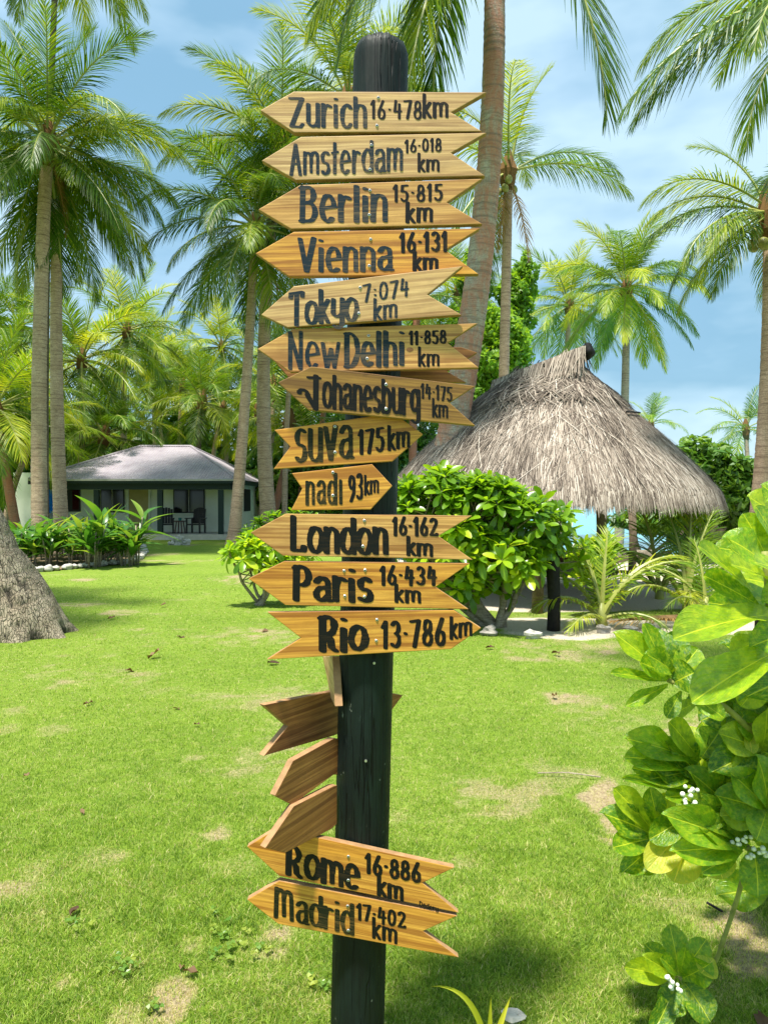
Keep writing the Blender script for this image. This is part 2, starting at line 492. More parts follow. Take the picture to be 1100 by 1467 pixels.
def ground_mat():
    t = NT('lawn_soil_and_sand')
    dry, sand = t.attr('dry'), t.attr('sand')
    w = t.coord('World')
    n = t.noise(w, 3.2, 6, 0.65)
    n2 = t.noise(w, 60, 5, 0.7)
    n4 = t.noise(w, 0.45, 4, 0.5)
    n3 = t.noise(t.coord('World', (170, 60, 100)), 1.0, 3, 0.7)
    g = t.mix(t.ramp(n, [(0.3, 0.0), (0.7, 1.0)]), (0.13, 0.22, 0.022), (0.22, 0.33, 0.03))
    g = t.mix(t.ramp(n4, [(0.35, 0.0), (0.65, 0.6)]), g, (0.26, 0.36, 0.045))
    g = t.mix(t.ramp(n2, [(0.35, 0.7), (0.6, 0.0)]), g, (0.09, 0.17, 0.016))
    g = t.mix(t.ramp(n3, [(0.5, 0.0), (0.75, 0.5)]), g, (0.34, 0.42, 0.08))
    d = t.mix(t.ramp(n2, [(0.3, 0.0), (0.65, 1.0)]), (0.20, 0.14, 0.08), (0.50, 0.41, 0.24))
    s = t.mix(t.ramp(n2, [(0.3, 0.0), (0.7, 1.0)]), (0.48, 0.41, 0.30), (0.74, 0.67, 0.54))
    dk = t.math('ADD', dry, t.math('MULTIPLY', t.math('SUBTRACT', n2, 0.5), 0.8))
    c = t.mix(t.ramp(dk, [(0.35, 0.0), (0.75, 1.0)]), g, d)
    c = t.mix(t.ramp(t.math('ADD', sand, t.math('MULTIPLY', t.math('SUBTRACT', n, 0.5), 0.8)), [(0.35, 0.0), (0.65, 1.0)]), c, s)
    n5 = t.noise(w, 14, 6, 0.75)
    c = t.mix(t.math('MULTIPLY', t.ramp(n5, [(0.52, 0.0), (0.66, 1.0)]), 0.45), c, (0.46, 0.44, 0.17))
    t.bump(t.math('ADD', n2, t.math('MULTIPLY', n3, 0.6)), 0.8, 0.03)
    return t.set(c, 0.9, 0.12)
M['ground'] = ground_mat()
def blade_mat():
    t = NT('lawn_grass_blade')
    v = t.attr('var')
    n = t.noise(t.coord('World'), 9.0, 6, 0.75)
    k = t.math('ADD', t.math('MULTIPLY', v, 0.75), t.math('MULTIPLY', t.math('SUBTRACT', n, 0.36), 0.95))
    c = t.ramp(k, [(0.08, (0.05, 0.11, 0.012)), (0.40, (0.19, 0.31, 0.032)), (0.68, (0.34, 0.45, 0.055)), (0.80, (0.42, 0.42, 0.12)), (1.0, (0.62, 0.52, 0.28))])
    t.set(c, 0.5, 0.25)
    t.translucent(t.mix(1.0, c, (1.6, 1.6, 0.9), 'MULTIPLY'), 0.35)
    return t.mat
M['blade'] = blade_mat()

# ------------------------------------------------------------------ value noise for terrain and patches
_perm = rng.random((256, 256))
def vnoise(x, y, s):
    x = np.asarray(x) * s + 1000.0; y = np.asarray(y) * s + 1000.0
    xi, yi = np.floor(x).astype(int), np.floor(y).astype(int)
    fx, fy = x - xi, y - yi
    fx, fy = fx * fx * (3 - 2 * fx), fy * fy * (3 - 2 * fy)
    g = lambda a, b: _perm[a % 256, b % 256]
    return (g(xi, yi) * (1 - fx) + g(xi + 1, yi) * fx) * (1 - fy) + (g(xi, yi + 1) * (1 - fx) + g(xi + 1, yi + 1) * fx) * fy
def sstep(a, b, x):
    t = np.clip((np.asarray(x) - a) / (b - a), 0, 1)
    return t * t * (3 - 2 * t)

# bare or dry spots seen in the lawn: pixel x, pixel y, half width px, half height px, strength
SPOTS = [(720,1140,85,40,.62),(800,1110,60,22,.5),(455,0,0,0,0),(150,1230,40,16,.45),(315,1190,26,14,.75),(170,1228,26,10,.6),(10,1275,34,14,.7),
         (395,1345,32,34,.85),(275,1355,20,14,.7),(90,1410,20,14,.7),(245,1440,34,40,.95),(180,1460,26,20,.7),(640,1235,50,16,.5),
         (280,1085,26,8,.6),(240,1110,16,8,.5),(370,1008,20,8,.6),(15,1045,24,10,.5),(75,1045,40,10,.5),(890,1170,48,60,1.0),
         (1075,1350,60,60,1.0),(1000,1300,60,20,.6),(950,1290,40,14,.5),(880,1400,80,20,.35),(620,1320,30,14,.4),(760,1290,60,18,.35),
         (120,1310,50,14,.35),(340,1240,40,14,.4),(560,1100,60,20,.3),(640,1180,30,12,.4), (1040,1420,60,30,.5),(205,1130,60,12,.3),(60,1170,50,12,.25)]
SPW = []
for (px, py, hw, hh, s) in SPOTS:
    if hw == 0: continue
    c = G(px, py)
    SPW.append((c.x, c.y, abs(G(px + hw, py).x - c.x), abs(G(px, py - hh).y - G(px, py + hh).y) / 2, s))
def dryness(x, y):
    d = np.clip((vnoise(x, y, 1.3) - 0.42) * 1.7, 0, 1) * .6 * (.4 + vnoise(x, y, 13)) + np.clip(vnoise(x, y, 4.5) - .5, 0, 1) * .7 * sstep(-.2, .6, vnoise(x + 9, y, 11) - .1)
    n = vnoise(x, y, 7) * .55 + vnoise(x, y, 17) * .45 - .5
    for (cx, cy, rx, ry, s) in SPW:
        q = ((x - cx) / rx) ** 2 + ((y - cy) / ry) ** 2
        d = np.maximum(d, s * (1 - sstep(0.15, 1.5, q + n * 2.4)))
    return np.clip(d, 0, 1)
def sandiness(x, y):
    n = (vnoise(x, y, 0.9) - .5) * 1.6 + (vnoise(x, y, 3.1) - .5) * .7
    s = sstep(0.9, 1.6, x + n * .5) * sstep(8.85, 9.25, y + n * .4) * (1 - .7 * sstep(10.1, 10.3, y + n * .2) * (1 - sstep(10.9, 11.2, y + n * .3)))
    s = s * (1 - sstep(6.5, 8.0, x) * (1 - sstep(12, 13, y)))
    s = np.maximum(s, sstep(-2, 1, coast(x, y) + n + 3.5))
    return s
def coast(x, y):
    """metres past the shore line (negative = on land)"""
    return np.asarray(y) - (20.0 + 60.0 * (1 - sstep(-7.0, 1.0, x)))
def height(x, y):
    x = np.asarray(x, dtype=float); y = np.asarray(y, dtype=float)
    z = (vnoise(x, y, 0.35) - .5) * .05 * sstep(3, 10, y) + (vnoise(x, y, 5.0) - .5) * .012
    z = z - 1.6 * sstep(-1.0, 8.0, coast(x, y))
    c = G(885, 1165)
    q = ((x - c.x) / .22) ** 2 + ((y - c.y) / .35) ** 2
    z = z - .06 * (1 - sstep(0, 1.3, q))
    return z
# ------------------------------------------------------------------ ground, sea, grass
def axis(segs):
    out = [segs[0][0]]
    for (a, b, d0, d1) in segs:
        p = a
        L = b - a
        while p < b - 1e-6:
            d = d0 + (d1 - d0) * (p - a) / L
            p = min(b, p + d)
            out.append(p)
    return np.array(out)
gx = axis([(-90, -20, 8, 2), (-20, -5, 1.5, .12), (-5, 5, .055, .055), (5, 20, .12, 1.5), (20, 90, 2, 8)])
gy = axis([(-40, 0.8, 6, .15), (.8, 7, .05, .06), (7, 14, .07, .12), (14, 40, .2, 1.0), (40, 130, 2, 8)])
X, Yg = np.meshgrid(gx, gy)
xf, yf = X.ravel(), Yg.ravel()
V = np.stack([xf, yf, height(xf, yf)], 1)
nx, ny = len(gx), len(gy)
ii = (np.arange(ny - 1)[:, None] * nx + np.arange(nx - 1)[None, :]).ravel()
F = np.stack([ii, ii + 1, ii + 1 + nx, ii + nx], 1)
ground = nobj('ground', np_mesh('ground', V, F, M['ground'], smooth=True, attrs={'dry': dryness(xf, yf), 'sand': sandiness(xf, yf)}))
tag(ground, 'green lawn with dry patches running to pale sand by the beach', kind='structure')

s = MB()
sx = [-1500, -300, -60, 0, 60, 300, 1500]; sy = [12, 40, 120, 500, 3000]
s.add([(x, y, -0.75) for y in sy for x in sx], [(j*7+i, j*7+i+1, (j+1)*7+i+1, (j+1)*7+i) for j in range(4) for i in range(6)])
tag(s.build('sea', M['sea']), 'turquoise lagoon water behind the thatched hut', kind='structure')

def blades(name, n, y0, y1, xs, h, w, keep_dry, kind_label):
    """short lawn blades, spread evenly over the picture's ground area, thinner where it is dry"""
    u = rng.random(n)
    y = (1 / (1 / y0 + (1 / y1 - 1 / y0) * u))
    x = (rng.random(n) * 2 - 1) * y * xs
    d = dryness(x, y); sd = sandiness(x, y)
    k = (rng.random(n) > (d * keep_dry)) & (rng.random(n) > sd * 1.1)
    x, y, d = x[k], y[k], d[k]
    n = len(x)
    z = height(x, y)
    tuft = vnoise(x, y, 9.0)
    hh = h * (0.45 + 0.9 * rng.random(n)) * (0.65 + .7 * tuft) * (1 - .45 * d)
    sc_ = np.maximum(1.0, y / 4.5)
    ww = w * (0.6 + 0.8 * rng.random(n)) * sc_
    a = rng.random(n) * 6.283
    lean = rng.random(n) * 1.8 * hh
    la = rng.random(n) * 6.283
    c, s_ = np.cos(a) * ww / 2, np.sin(a) * ww / 2
    p0 = np.stack([x - c, y - s_, z - .004], 1); p1 = np.stack([x + c, y + s_, z - .004], 1)
    mx, my = x + np.cos(la) * lean * .4, y + np.sin(la) * lean * .4
    p2 = np.stack([mx + c * .7, my + s_ * .7, z + hh * .6], 1); p3 = np.stack([mx - c * .7, my - s_ * .7, z + hh * .6], 1)
    p4 = np.stack([x + np.cos(la) * lean, y + np.sin(la) * lean, z + hh], 1)
    verts = np.stack([p0, p1, p2, p3, p4], 1).reshape(-1, 3)
    b = np.arange(n) * 5
    tri = np.stack([np.stack([b, b+1, b+2], 1), np.stack([b, b+2, b+3], 1), np.stack([b+3, b+2, b+4], 1)], 1).reshape(-1, 3)
    straw = (rng.random(n) < (.10 + .8 * d))
    v = np.where(straw, .82 + .3 * rng.random(n), .08 + .62 * rng.random(n))
    o = nobj(name, np_mesh(name, verts, tri, M['blade'], var=np.repeat(v, 5), nper=3))
    return tag(o, kind_label, kind='stuff')
blades('lawn_grass', 600000, 1.9, 16.0, 0.62, 0.017, 0.0028, 0.6, 'short bright green grass blades covering the lawn')

def weeds():
    m = MB()
    rr = random.Random(4)
    for (px, py, n, sp) in [(175,1385,12,34),(340,1365,14,46),(315,1325,5,30),(120,1325,5,24),(220,1455,5,18),(455,1415,6,20)]:
        for k in range(n):
            c = G(px + rr.gauss(0, sp * .5), py + rr.gauss(0, sp * .28))
            m.col = rr.uniform(.25, .75)
            for q in range(3):
                a = q * 2.09 + rr.uniform(0, 1)
                r = rr.uniform(.006, .012)
                cx, cy, cz = c.x + math.cos(a) * r, c.y + math.sin(a) * r, rr.uniform(.018, .036)
                vs = [(cx + math.cos(a + t) * r * .95, cy + math.sin(a + t) * r * .95, cz + .005 * math.sin(2 * t + k)) for t in [i * 6.283 / 6 for i in range(6)]]
                m.add(vs, [(0, 1, 2, 3, 4, 5)])
    tag(m.build('clover_weeds', M['strap']), 'small round leaved weeds scattered through the near lawn', kind='stuff')
weeds()

# ------------------------------------------------------------------ palm fronds
def frond_mesh(name, e0, droop, n, seed, L=4.4, lw=0.045, mats=('frond', 'rachis'), hangk=1.0, leafmax=1.05, segs=3, ragged=0.0):
    """a frond grown along +X, rib bending down, leaflets on both sides bending under their own weight"""
    r = np.random.default_rng(seed)
    m = MB()
    N = 26
    pts, tg = [], []
    p = Vector((0, 0, 0))
    yaw = 0.0; yd = r.uniform(-.25, .25)
    for i in range(N + 1):
        t = i / N
        e = R(e0) - R(droop) * (t ** 1.35)
        yaw = yd * t * t
        d = Vector((math.cos(e) * math.cos(yaw), math.cos(e) * math.sin(yaw), math.sin(e)))
        pts.append(p.copy()); tg.append(d)
        p = p + d * (L / N)
    m.col = 0.6
    m.tube(pts[::2], [0.045 * (1 - .93 * (i / 13)) + .004 for i in range(14)], n=4, mi=1, cap=False)
    vs, fs = [], []
    for side in (-1, 1):
        for j in range(n):
            t = 0.16 + 0.84 * (j + r.uniform(-.3, .3)) / n
            t = min(max(t, .15), .995)
            fi = t * N; i0 = min(int(fi), N - 1); f = fi - i0
            p0 = pts[i0].lerp(pts[i0 + 1], f); T = tg[i0].lerp(tg[i0 + 1], f).normalized()
            S = T.cross(Vector((0, 0, 1)))
            if S.length < 1e-3: S = Vector((0, 1, 0))
            S.normalize(); S *= side
            U = S.cross(T) * side; U.normalize()
            if U.z < 0 and abs(e0) < 85: U = -U
            tt = (t - .16) / .84
            ll = leafmax * (0.30 + 0.95 * math.sin(math.pi * min(1, (tt * .86 + .12))) ** .8) * r.uniform(.88, 1.08) * (1 - .35 * tt ** 4)
            if r.random() < ragged: ll *= r.uniform(.25, .7)
            a = R(28 + 42 * tt + r.uniform(-6, 6))
            d = (S * math.cos(a) + T * math.sin(a) + U * r.uniform(.05, .28)).normalized()
            w = lw * r.uniform(.8, 1.15) * (1 - .45 * tt)
            q = p0.copy()
            hk = hangk * r.uniform(.55, 1.35)
            m.col = float(np.clip(r.normal(.5, .2) + .1 * tt, 0, 1))
            row = []
            for k in range(segs + 1):
                s_ = k / segs
                ww = w * (0.55 + .9 * s_ - 1.42 * s_ * s_) if k < segs else 0.002
                W = T - d * T.dot(d)
                if W.length < 1e-3: W = U
                W.normalize()
                row += [q + W * ww * .5, q - W * ww * .5]
                d = (d + Vector((0, 0, -1)) * hk * (.22 + .3 * s_)).normalized()
                q = q + d * (ll / segs)
            fs = [(2*k, 2*k+1, 2*k+3, 2*k+2) for k in range(segs)]
            m.add(row, fs, 0)
    return m.mesh(name, [M[x] for x in mats])

CLS = [(84, 34), (68, 55), (50, 80), (32, 85), (14, 70), (-8, 55), (-32, 40), (-58, 22)]
def frond_set(n, lw, mats, tagname, seeds=2, **kw):
    out = []
    for ci, (e, d) in enumerate(CLS):
        out.append([frond_mesh('frond_' + tagname, e, d + 8 * s_ - 4, n, 100 * ci + s_ + 7, lw=lw, mats=mats, hangk=(.35, .5, .75, .95, 1.15, 1.3, 1.3, 1.0)[ci], **kw) for s_ in range(seeds)])
    return out
FR_HI = frond_set(96, .054, ('frond', 'rachis'), 'near', 3)
FR_LO = frond_set(54, .085, ('frond', 'rachis'), 'far', 2, segs=2)
FR_LY = frond_set(54, .085, ('frond_y', 'rachis'), 'far_lime', 2, segs=2)
FR_HY = frond_set(88, .065, ('frond_y', 'rachis'), 'near_lime', 2)
FR_DEAD = [frond_mesh('frond_dry', -62, 24, 50, 5, L=3.2, mats=('frond_dead', 'rachis_dead'), leafmax=.6, ragged=.4), frond_mesh('frond_dry', -75, 12, 50, 6, L=2.8, mats=('frond_dead', 'rachis_dead'), leafmax=.5, ragged=.4)]

def bez(p0, p1, p2, t):
    return p0 * (1-t)**2 + p1 * 2*t*(1-t) + p2 * t*t

def ringed_trunk(base, mid, top, r0, r1, mat, parent, hi=True, flare=1.5, dark_rings=True):
    L = (top - base).length
    step = .055 if hi else .3
    n = int(L / step)
    m = MB()
    sides = 16 if hi else 9
    pts, rad, cols = [], [], []
    ph = random.uniform(0, 10)
    for i in range(n + 1):
        t = i / n
        p = bez(base, mid, top, t)
        r = r0 + (r1 - r0) * (t ** .8) + r0 * (flare - 1) * math.exp(-t * L / .35)
        notch = (i % 2 == 0) if hi else False
        r *= (.965 if notch else 1.0) + random.uniform(-.012, .012)
        pts.append(p); rad.append(r); cols.append(random.uniform(0.0, .25) if notch and random.random() < .6 else random.uniform(.4, 1))
    b0 = len(m.v)
    m.tube(pts, rad, n=sides, wob=.02 if hi else .03)
    m.c = []
    for c in cols: m.c += [c] * sides
    return m.build('trunk', mat, parent, smooth=True)

NUT = MB(); NUT.blob((0, 0, 0), .13, rough=.06, nu=8, nv=6, sq=(.9, .9, 1.15)); NUT = NUT.mesh('coconut', M['coconut'], True)

def palm(label, crown, Y, base_px, r0=.2, r1=.14, mat='trunk', fs=None, nf=22, scale=1.0, seed=1, mid=(0, 0), group=None, hi=True, nuts=0, dead=0, Yb=None, emin=-50, emax=86, avoid=None, extra=(), flare=1.5, trunk_top=None, name='coconut_palm', azo=0.0):
    rr = random.Random(seed)
    top = P(crown[0], crown[1], Y) if not isinstance(crown, Vector) else crown
    Yb = Yb or Y
    bb = P(base_px, 715, Yb)
    gz = float(height(np.array([bb.x]), np.array([Yb]))[0])
    base = Vector((bb.x, Yb, gz - .12))
    root = empty(name, (base.x, base.y, 0), label, 'palm tree', group)
    off = Vector((base.x, base.y, 0))
    b, t = base - off, top - off
    md = (b + t) / 2 + Vector((mid[0], mid[1], -.3))
    ringed_trunk(b, md, t, r0, r1, M[mat], root, hi, flare)
    fs = fs or (FR_HI if hi else FR_LO)
    # fibrous crown base
    m = MB()
    ax = (t - md).normalized()
    m.tube([t - ax * .55, t - ax * .25, t + ax * .1, t + ax * .45, t + ax * .8], [r1 * 1.05, r1 * 1.7, r1 * 1.9, r1 * 1.3, r1 * .4], n=9, wob=.16)
    m.build('crown_base', M['fibre'], root)
    def put(az, ci, s_, z=0.0, me=None):
        o = bpy.data.objects.new('frond', me or fs[ci][rr.randrange(len(fs[ci]))])
        r_ = r1 * .8
        o.location = t + Vector((math.cos(az) * r_, math.sin(az) * r_, z))
        o.rotation_euler = (rr.uniform(-.12, .12), rr.uniform(-.06, .06), az)
        o.scale = (s_, s_ * rr.choice((-1, 1)), s_)
        link(o, root)
    for i in range(nf):
        az = i * 2.39996 + rr.uniform(-.25, .25) + azo
        e = emax + (emin - emax) * ((i + .3) / nf) ** .9
        if avoid and avoid(math.degrees(az) % 360, e): continue
        ci = min(range(len(CLS)), key=lambda k: abs(CLS[k][0] - e))
        put(az, ci, scale * rr.uniform(.88, 1.06) * (.85 if e > 70 else 1), .35 * (e + 50) / 130)
    for (az, ci, s_) in extra:
        put(R(az), ci, s_ * scale, .1)
    for i in range(dead):
        put(rr.uniform(0, 6.28), 0, scale * rr.uniform(.7, 1), -.3, FR_DEAD[i % 2])
    for i in range(nuts):
        a = rr.uniform(0, 6.28)
        o = bpy.data.objects.new('coconut', NUT)
        o.location = t + Vector((math.cos(a) * (r1 + .16), math.sin(a) * (r1 + .16), -.25 - rr.uniform(0, .35)))
        o.rotation_euler = (rr.uniform(-.5, .5), rr.uniform(-.5, .5), a)
        link(o, root)
    return root

# azimuth: 0 = to the right, 90 = away, 180 = left, 270 = towards the camera
palm('tall coconut palm at far left, thicker trunk of the close pair in the flower bed', (68, 212), 21, 58, .235, .17, seed=3, nf=33, scale=.92, nuts=5, dead=1, mid=(-.25, 0), azo=.4)
palm('tall coconut palm at far left, trunk just right of its twin in the bed', (84, 248), 22.5, 90, .23, .15, seed=12, nf=26, scale=.88, mid=(-.25, 0), emin=-60, emax=50, nuts=3)
palm('coconut palm with dark leaning trunk in front of the veranda right corner', (366, 330), 27, 334, .24, .15, mat='trunk', seed=21, nf=32, scale=1.02, mid=(.1, 0), dead=3, nuts=4)
palm('coconut palm with pale ringed trunk right of the veranda corner, crown behind the upper signs', (402, 215), 28.5, 388, .33, .19, seed=33, nf=30, scale=1.05, mid=(-.9, 0), nuts=4)
palm('coconut palm whose crown shows left of and behind the top of the signpost', (500, 150), 25, 520, .24, .16, seed=41, nf=28, scale=1.0, mid=(.3, 0))
palm('large coconut palm with red mottled trunk leaning behind the right ends of the signs', (703, -185), 12.2, 585, .30, .155, mat='trunk_red', seed=52, nf=26, scale=.98, mid=(1.06, 0), emin=-58, flare=1.2,
     extra=[(200, 6, 1.05), (228, 7, 1.15), (185, 6, 1.0), (318, 7, 1.15), (215, 7, 1.1)], Yb=12.6, avoid=lambda a, e: (a < 165 or a > 240) and e < 75)
palm('coconut palm with slender grey trunk between the red mottled palm and the hut peak', (728, 250), 24, 715, .2, .15, seed=64, nf=15, scale=.92, emin=-62, nuts=4, dead=2,
     extra=[(8, 3, 1.0), (-12, 4, 1.0), (75, 1, 1.0)], avoid=lambda a, e: e < 30 and (a < 70 or a > 290))
palm('coconut palm with bright round crown just above the hut peak', (897, 418), 36, 884, .26, .16, seed=71, nf=32, scale=1.0, fs=FR_HY, nuts=3, mid=(.2, 0))
palm('blurred lime green coconut palm behind and left of the one above the hut peak', (815, 440), 43, 800, .2, .15, seed=82, nf=28, scale=1.0, hi=False, fs=FR_LY)
palm('coconut palm at the right edge with coconuts under its crown and brown trunk', (1102, 312), 15, 1076, .2, .13, mat='trunk', seed=93, nf=14, scale=.62, nuts=7, mid=(.25, 0), emin=-52, flare=1.4,
     extra=[(185, 4, 1.0), (200, 5, 1.0), (170, 3, .95), (215, 5, .9), (175, 6, .95)])
palm('near coconut palm beyond the upper right corner, only its long drooping fronds in view', (1225, -5), 10.5, 1390, .2, .14, seed=104, nf=14, scale=.72, mid=(.3, 0), emin=-20, avoid=lambda a, e: 120 < a < 260,
     extra=[(178, 5, 1.12), (188, 5, 1.2), (200, 6, 1.1), (168, 4, 1.0), (210, 5, 1.0)])
palm('small palm top showing over the right slope of the thatched roof', (932, 612), 50, 934, .17, .13, seed=115, nf=13, scale=.62, hi=False, fs=FR_LY, emin=0)
palm('small palm top at the right edge beyond the broad green tree', (1068, 618), 46, 1078, .17, .13, seed=116, nf=13, scale=.8, hi=False, fs=FR_LO, emin=-20)
BG = [ # label, crown px, Y, base px, scale, lime, seed, mat
 ('background palm at the far left edge under the tall pair', (-10, 520), 33, -30, 1.0, 0, 1, 'trunk_dark'),
 ('background palm with bushy crown just right of the tall pair of trunks', (118, 520), 36, 112, 1.05, 1, 2, 'trunk'),
 ('background palm with tall upright crown above the left of the house roof', (182, 478), 41, 186, 1.0, 1, 3, 'trunk'),
 ('background palm with pale feathery crown right of the upright one over the roof', (222, 520), 50, 226, 1.1, 1, 4, 'trunk'),
 ('background palm with clear star shaped crown and stout brown trunk behind the roof ridge end', (290, 580), 37, 287, .78, 0, 5, 'trunk_dark'),
 ('background palm with hazy crown left of the dark leaning trunk', (318, 500), 55, 322, 1.1, 1, 6, 'trunk'),
 ('background palm drooping dry tipped fronds onto the left of the house roof', (150, 628), 35, 132, .85, 0, 7, 'trunk_dark'),
 ('background palm low at the left edge beside the white extension', (-5, 590), 27, 28, .9, 1, 8, 'trunk_rust'),
 ('background palm seen between the pale ringed trunk and the signs', (420, 560), 44, 414, 1.0, 1, 9, 'trunk'),
 ('background palm behind the middle signs with reddish trunk', (470, 520), 40, 452, 1.0, 0, 10, 'trunk_rust'),
 ('background palm behind the signs near the red mottled trunk', (600, 520), 40, 596, 1.0, 1, 11, 'trunk'),
 ('background palm above the ridge of the house roof, far off', (255, 545), 60, 262, 1.1, 1, 12, 'trunk'),
 ('background palm with yellowish crown low behind the roof left slope', (95, 640), 42, 92, .9, 1, 13, 'trunk'),
 ('background palm far behind between the star shaped crown and the leaning trunk', (345, 585), 56, 350, 1.0, 0, 14, 'trunk'),
 ('background palm high behind the first pair, left of the frame edge', (30, 470), 44, 20, 1.0, 0, 15, 'trunk_dark'),
 ('background palm dark crown behind the lime one right of the sign tops', (655, 420), 46, 660, 1.0, 0, 16, 'trunk'),
]
for (lab, cr, Y, bx, sc_, lime, sd, mt) in BG:
    palm(lab, cr, Y, bx, .2, .14, mat=mt, seed=200 + sd, nf=28, scale=sc_, hi=False, fs=FR_LY if lime else FR_LO, group='palms standing in the grove behind the house', mid=(random.uniform(-.5, .5), 0))
# slanting bare trunks between the house and the signs, crowns lost in the grove
for k, (b, c, Y, mt, r_) in enumerate([(375, (415, 610), 33, 'trunk_rust', .22), (365, (392, 560), 36, 'trunk', .16), (408, (418, 500), 31, 'trunk', .13), (300, (318, 590), 42, 'trunk', .16), (268, (262, 560), 44, 'trunk', .16), (400, (372, 600), 38, 'trunk_rust', .2), (425, (440, 640), 34, 'trunk_rust', .18), (5, (52, 620), 30, 'trunk', .14), (235, (228, 600), 47, 'trunk', .15), (445, (430, 520), 45, 'trunk', .2), (596, (598, 430), 30, 'trunk_rust', .2)]):
    labs = ['reddish palm trunk leaning right beside the house corner', 'pale palm trunk close behind the ringed one right of the house', 'thin pale palm trunk just left of the signs', 'pale leaning palm trunk right of the stout brown one', 'pale straight palm trunk left of the stout brown one', 'reddish palm trunk leaning left behind the ringed trunk', 'reddish palm stem low between ringed trunk and signs', 'pale leaning palm trunk at the left edge by the extension', 'pale thin palm trunk behind the roof ridge', 'palm trunk hidden mostly behind the signs at left', 'pink brown palm trunk right of the signpost beside the hut thatch']
    palm(labs[k], c, Y, b, r_, r_ * .75, mat=mt, seed=300 + k, nf=13, scale=.75, hi=False, fs=FR_LY if k % 2 else FR_LO, group='bare slanting trunks of the grove', mid=(random.uniform(-.6, .6), 0), emin=-30)

# near palm at the left edge: swollen cracked base, trunk curving out of frame and over the camera's left
def near_palm():
    base = G(-6, 918) + Vector((0, .45, -.02))
    root = empty('leaning_coconut_palm', base, 'big near palm at the left edge with swollen cracked grey base leaning out of view', 'palm tree')
    ctrl = [Vector((.05, 0, -.35)), Vector((-.10, 0, .30)), Vector((-.34, 0, .9)), Vector((-.62, 0, 1.6)), Vector((-1.5, -.1, 3)), Vector((-2.6, -.3, 5.5)), Vector((-3.5, -.5, 8)), Vector((-4.2, -.7, 10.2))]
    rads = [.74, .57, .42, .34, .26, .2, .17, .15]
    m = MB()
    pts, rad = [], []
    N = 220
    for i in range(N + 1):
        f = i / N * (len(ctrl) - 1)
        f = (i / N) ** 1.3 * (len(ctrl) - 1)
        k = min(int(f), len(ctrl) - 2); t = f - k
        a, b, c, d = ctrl[max(k-1, 0)], ctrl[k], ctrl[k+1], ctrl[min(k+2, len(ctrl)-1)]
        p = .5 * ((2*b) + (c - a)*t + (2*a - 5*b + 4*c - d)*t*t + (3*b - a - 3*c + d)*t**3)
        pts.append(p); rad.append(rads[k] * (1-t) + rads[k+1] * t)
    nsd = 72
    b0 = 0
    for i, p in enumerate(pts):
        T = (pts[min(i+1, N)] - pts[max(i-1, 0)]).normalized()
        a = Vector((0, 1, 0)); a = (a - T * a.dot(T)).normalized(); c = T.cross(a)
        for k in range(nsd):
            w = 6.2832 * k / nsd
            ln = p.z
            crack = float(vnoise(w * 6, ln * 3.0, 1.6)); crack2 = float(vnoise(w * 16, ln * 9, 1.0)); band = float(vnoise(w * 1.5, ln * 16, 1.0))
            near = 1.0 if ln < 2 else .4
            dd = (-.028 * max(0, (crack2 - .55) * 2.5) - .02 * max(0, (band - .6) * 2.5) + .03 * (crack - .5)) * near
            if k % 2 and crack2 > .45: dd -= .008 * near
            dd += .03 * math.exp(-ln / .12) * math.sin(w * 9)
            r = rad[i] * (1 + .04 * math.sin(w * 3 + 1)) + dd
            m.v.append(tuple(p + a * r * math.cos(w) + c * r * math.sin(w)))
            m.c.append(min(1, max(0, .75 + dd * 22)))
    for i in range(N):
        for k in range(nsd):
            q = (k + 1) % nsd
            m.f.append((i*nsd+k, i*nsd+q, (i+1)*nsd+q, (i+1)*nsd+k)); m.m.append(0)
    t = NT('cracked_grey_palm_bark')
    v = t.coord('Object')
    n = t.noise(v, 4, 6, .65)
    vo = t.new('ShaderNodeTexVoronoi'); vo.feature = 'DISTANCE_TO_EDGE'; vo.inputs['Scale'].default_value = 1.0
    t.link(t.coord('Object', (34, 34, 8), (0, .45, 0)), vo.inputs['Vector'])
    n2 = t.noise(t.coord('Object', (34, 34, 5), (0, .45, 0)), 1.0, 6, .75, 1.2)
    c = t.mix(t.ramp(n, [(.3, 0.0), (.7, 1.0)]), (.30, .24, .16), (.52, .44, .32))
    c = t.mix(t.ramp(n2, [(.38, 1.0), (.48, 0.0)]), c, (.06, .05, .04))
    c = t.mix(t.ramp(vo.outputs['Distance'], [(.02, .45), (.09, 0.0)]), c, (.09, .07, .05))
    c = t.mix(t.ramp(t.attr('var'), [(.0, .8), (.3, 0.0)]), c, (.04, .034, .028))
    t.bump(t.math('ADD', t.ramp(vo.outputs['Distance'], [(.0, 0.0), (.12, 1.0)]), n2), .8, .03)
    t.set(c, .9, .15)
    m.build('trunk', t.mat, root, smooth=True)
    tp = pts[-1]
    rr = random.Random(5)
    for i in range(24):
        az = i * 2.4; e = 80 - 125 * i / 24
        ci = min(range(len(CLS)), key=lambda k: abs(CLS[k][0] - e))
        o = bpy.data.objects.new('frond', FR_HI[ci][i % 3]); o.location = tp; o.rotation_euler = (0, 0, az)
        s_ = .95
        o.scale = (s_, s_, s_); link(o, root)
near_palm()
# near palm overhead left, only frond tips hanging into the top edge
palm('very tall palm behind the far left pair, frond tips at the top edge', P(84, -120, 25), 25, 64, .15, .09, mat='trunk_dark', seed=131, nf=26, scale=.95, mid=(-.3, 0))
palm('palm overhead whose frond tip hangs into the top edge right of centre', P(985, -420, 5.5), 5.5, 1900, .12, .09, seed=132, nf=8, scale=.46, emin=50, emax=86, extra=[(195, 6, .85), (20, 5, .9), (150, 5, .8)], Yb=5.0, mid=(.5, 0))

